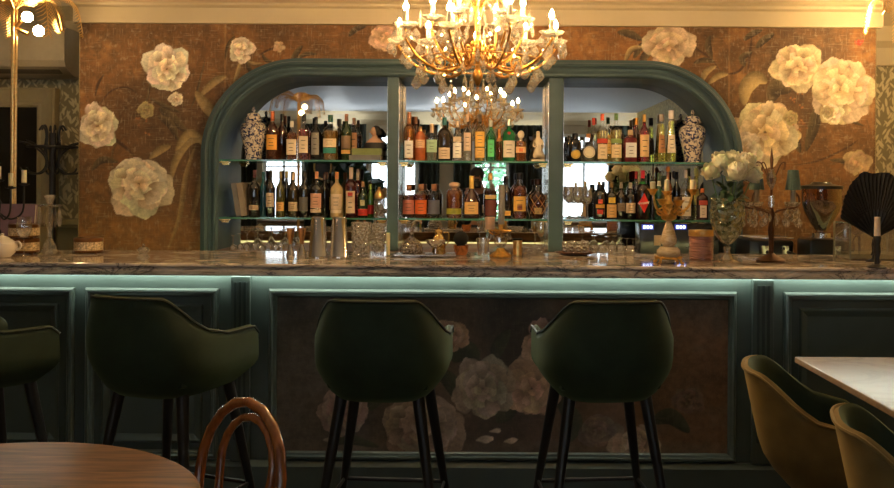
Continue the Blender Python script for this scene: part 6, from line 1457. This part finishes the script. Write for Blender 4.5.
# acrylic display box
BX0, BX1 = PX(842, 4.62), PX(896, 4.62); zt = PZ(222, 4.62, 870) - CTZ
ab = thing('acrylic_box', 'clear acrylic display box behind the black fan at the right end', 'box', ((BX0 + BX1) / 2, 4.62, CT)); hw = (BX1 - BX0) / 2
obj('panels', box(B(), -hw, hw, -.10, .10, .004, zt), M_gls, ab, False)
bm = B()
for sx in (-1, 1):
    for sy in (-1, 1): box(bm, sx * hw - .004, sx * hw + .004, sy * .1 - .004, sy * .1 + .004, 0, zt)
obj('edges', bm, mat('acrylic_edge', (.42, .40, .28), .2, trans=.3), ab, False); obj('base_board', box(B(), -hw + .005, hw - .005, -.095, .095, .0042, .03), mat('olive_card', (.30, .26, .12), .6), ab, False)
# black hand fan on its stand
x, d = on(873, 259); FY = 4.42; fx = PX(875, FY); s = FY / F; fa = thing('hand_fan', 'open pleated black fan on a small stand at the right end of the counter', 'fan', (fx, FY, CT))
pz = PZ(238, FY, 872) - CT; npl = 26; bm = B(); rings = []
for i in range(npl * 2 + 1):
    a = -.16 * PI / 2 + (PI * 1.0) * 0 ; t_ = i / (npl * 2); a = math.radians(158) - math.radians(136) * t_
    lob = 1 - .08 * math.exp(-((t_ - .5) / .06) ** 2) + .05 * math.sin(t_ * PI * 2 - PI / 2)
    R1 = 66 * s * (.80 + .20 * math.sin(PI * t_)) * lob; R0 = .04; zig = .006 if i % 2 else -.006
    a2 = a; L = []
    for q in range(6):
        rr_ = R0 + (R1 - R0) * q / 5; L.append(bm.verts.new((rr_ * math.cos(a2) * .74, zig * q / 5, pz + rr_ * math.sin(a2) + (.0 if q < 5 else .004 * math.sin(i)))))
    rings.append(L)
for p, q in zip(rings[:-1], rings[1:]):
    for i in range(5): bm.faces.new((p[i], p[i + 1], q[i + 1], q[i]))
o = obj('pleated_leaf', bm, mat('black_pleated_silk', (.004, .004, .005), .6), fa, False); o.modifiers.new('s', 'SOLIDIFY').thickness = .0015
bm = B()
for i in range(0, npl * 2 + 1, 4):
    a = math.radians(158) - math.radians(136) * i / (npl * 2); tube(bm, [(0, -.002, pz), (.104 * math.cos(a), -.010, pz + .14 * math.sin(a))], .0028, 5)
obj('ribs', bm, M_black, fa)
obj('pivot', lathe(B(), [(0, -.012), (.009, -.012), (.009, .012), (0, .012)], 12, M=Matrix.Translation((0, 0, pz)) @ Matrix.Rotation(PI / 2, 4, 'X')), M_brass, fa)
obj('stand', lathe(B(), [(0, 0), (.035, 0), (.037, .005), (.012, .012), (.006, .02), (.006, pz - .005), (0, pz)], 20, c=(0, .018, 0)), M_blackm, fa)
obj('tassel', tube(B(), spline([(-.004, -.01, pz), (-.02, -.012, pz - .03), (-.014, -.012, pz - .06), (-.022, -.012, pz - .085)], 5), [.003] * 8 + [.006] * 8, 7), M_black, fa)
x, d = on(877, 268); s = d / F; t = thing('black_candlestick', 'black candlestick with a white candle in front of the black fan', 'candlestick', (x, d, CT)); Z = lambda py: (268 - py) * s
obj('stick', lathe(B(), [(0, 0), (.040, 0), (.042, .006), (.030, .012), (.012, .018), (.010, Z(258)), (.016, Z(252)), (.013, Z(244)), (.018, Z(238)), (.014, Z(236)), (0, Z(236))], 24), M_blackm, t)
obj('candle', lathe(B(), [(0, Z(236)), (3.1 * s, Z(236)), (2.7 * s, Z(217)), (0, Z(217))], 18), mat('ivory_wax', (.66, .55, .46), .5, sss=.2), t)

# ================================================================== THE PHOTOGRAPHER, seen only in the mirror
M_skn = mat('skin', (.40, .20, .13), .5, sss=.05); M_cloth = mat('black_shirt', (.010, .010, .012), .85); M_jean = mat('dark_trousers', (.015, .018, .028), .8)
pe = thing('photographer', 'person in black with dark hair holding a camera to the face, seen in the mirror', 'person', (0, 0, 0))
yb = -.32
V = [(0, yb, .92), (0, yb, 1.08), (0, yb, 1.24), (0, yb + .01, 1.36), (0, yb + .03, 1.44), (0, yb + .05, 1.52), (0, yb + .05, 1.60),
     (-.17, yb, 1.36), (-.24, yb + .06, 1.16), (-.13, yb + .24, 1.36), (-.075, yb + .27, 1.42), (.17, yb, 1.36), (.24, yb + .06, 1.16), (.13, yb + .24, 1.36), (.075, yb + .27, 1.42),
     (-.09, yb, .86), (-.11, yb + .02, .48), (-.12, yb, .09), (-.12, yb + .13, .04), (.09, yb, .86), (.11, yb + .02, .48), (.12, yb, .09), (.12, yb + .13, .04)]
E = [(0, 1), (1, 2), (2, 3), (3, 4), (4, 5), (5, 6), (3, 7), (7, 8), (8, 9), (9, 10), (3, 11), (11, 12), (12, 13), (13, 14), (0, 15), (15, 16), (16, 17), (17, 18), (0, 19), (19, 20), (20, 21), (21, 22)]
Rr = [(.15, .11), (.125, .095), (.14, .10), (.11, .085), (.05, .05), (.074, .086), (.070, .082), .06, .047, .034, .024, .06, .047, .034, .024, .088, .062, .042, .036, .088, .062, .042, .036]
bd = skin('body', V, E, Rr, M_skn, pe)
sh_ = skin('shirt', [V[i] for i in (0, 1, 2, 3, 7, 8, 9, 11, 12, 13)], [(0, 1), (1, 2), (2, 3), (3, 4), (4, 5), (5, 6), (3, 7), (7, 8), (8, 9)], [(.16, .12), (.137, .107), (.152, .112), (.122, .097), .072, .058, .044, .072, .058, .044], M_cloth, pe)
skin('trousers', [V[i] for i in (0, 15, 16, 17, 19, 20, 21)], [(0, 1), (1, 2), (2, 3), (0, 4), (4, 5), (5, 6)], [(.158, .118), .098, .072, .055, .098, .072, .055], M_jean, pe)
bm = B(); ball(bm, (0, yb + .02, 1.60), .098, 1.0, 1.05, 1.02, 20, 14); ball(bm, (0, yb - .03, 1.53), .075, 1.1, .9, 1.2, 14, 10); obj('hair', bm, mat('dark_hair', (.012, .008, .006), .6), pe)
bm = B()
for s_ in (-1, 1):
    for k, (l_, z_) in enumerate(((.05, .02), (.056, .003), (.052, -.014), (.042, -.03))):
        tube(bm, spline([(s_ * .080, yb + .27, 1.44 + z_), (s_ * .078, yb + .27 + l_ * .6, 1.445 + z_), (s_ * .055, yb + .27 + l_, 1.445 + z_)], 4), [.010, .010, .0095, .009, .0085, .008, .0075, .007, .006], 8)
    tube(bm, spline([(s_ * .075, yb + .26, 1.41), (s_ * .055, yb + .245, 1.43), (s_ * .035, yb + .24, 1.455)], 4), [.011] * 5 + [.009] * 4, 8)
    ball(bm, (s_ * .036, yb + .132, 1.575), .009)
ball(bm, (0, yb + .145, 1.545), .014, .8, 1, 1.3)
obj('hands_and_face', bm, M_skn, pe)
cmr = thing('camera', 'black camera held up by the photographer, seen in the mirror', 'camera', (0, 0, 0))
bm = box(B(), -.07, .07, -.12, -.06, 1.415, 1.51, .008); box(bm, -.03, .03, -.11, -.065, 1.505, 1.54, .01); obj('body', bm, M_black, cmr)
obj('lens', lathe(B(), [(0, 0), (.034, 0), (.036, .01), (.036, .04), (.030, .046), (.026, .035), (0, .034)], 24, M=Matrix.Translation((0, -.062, 1.468)) @ Matrix.Rotation(-PI / 2, 4, 'X')), M_black, cmr)
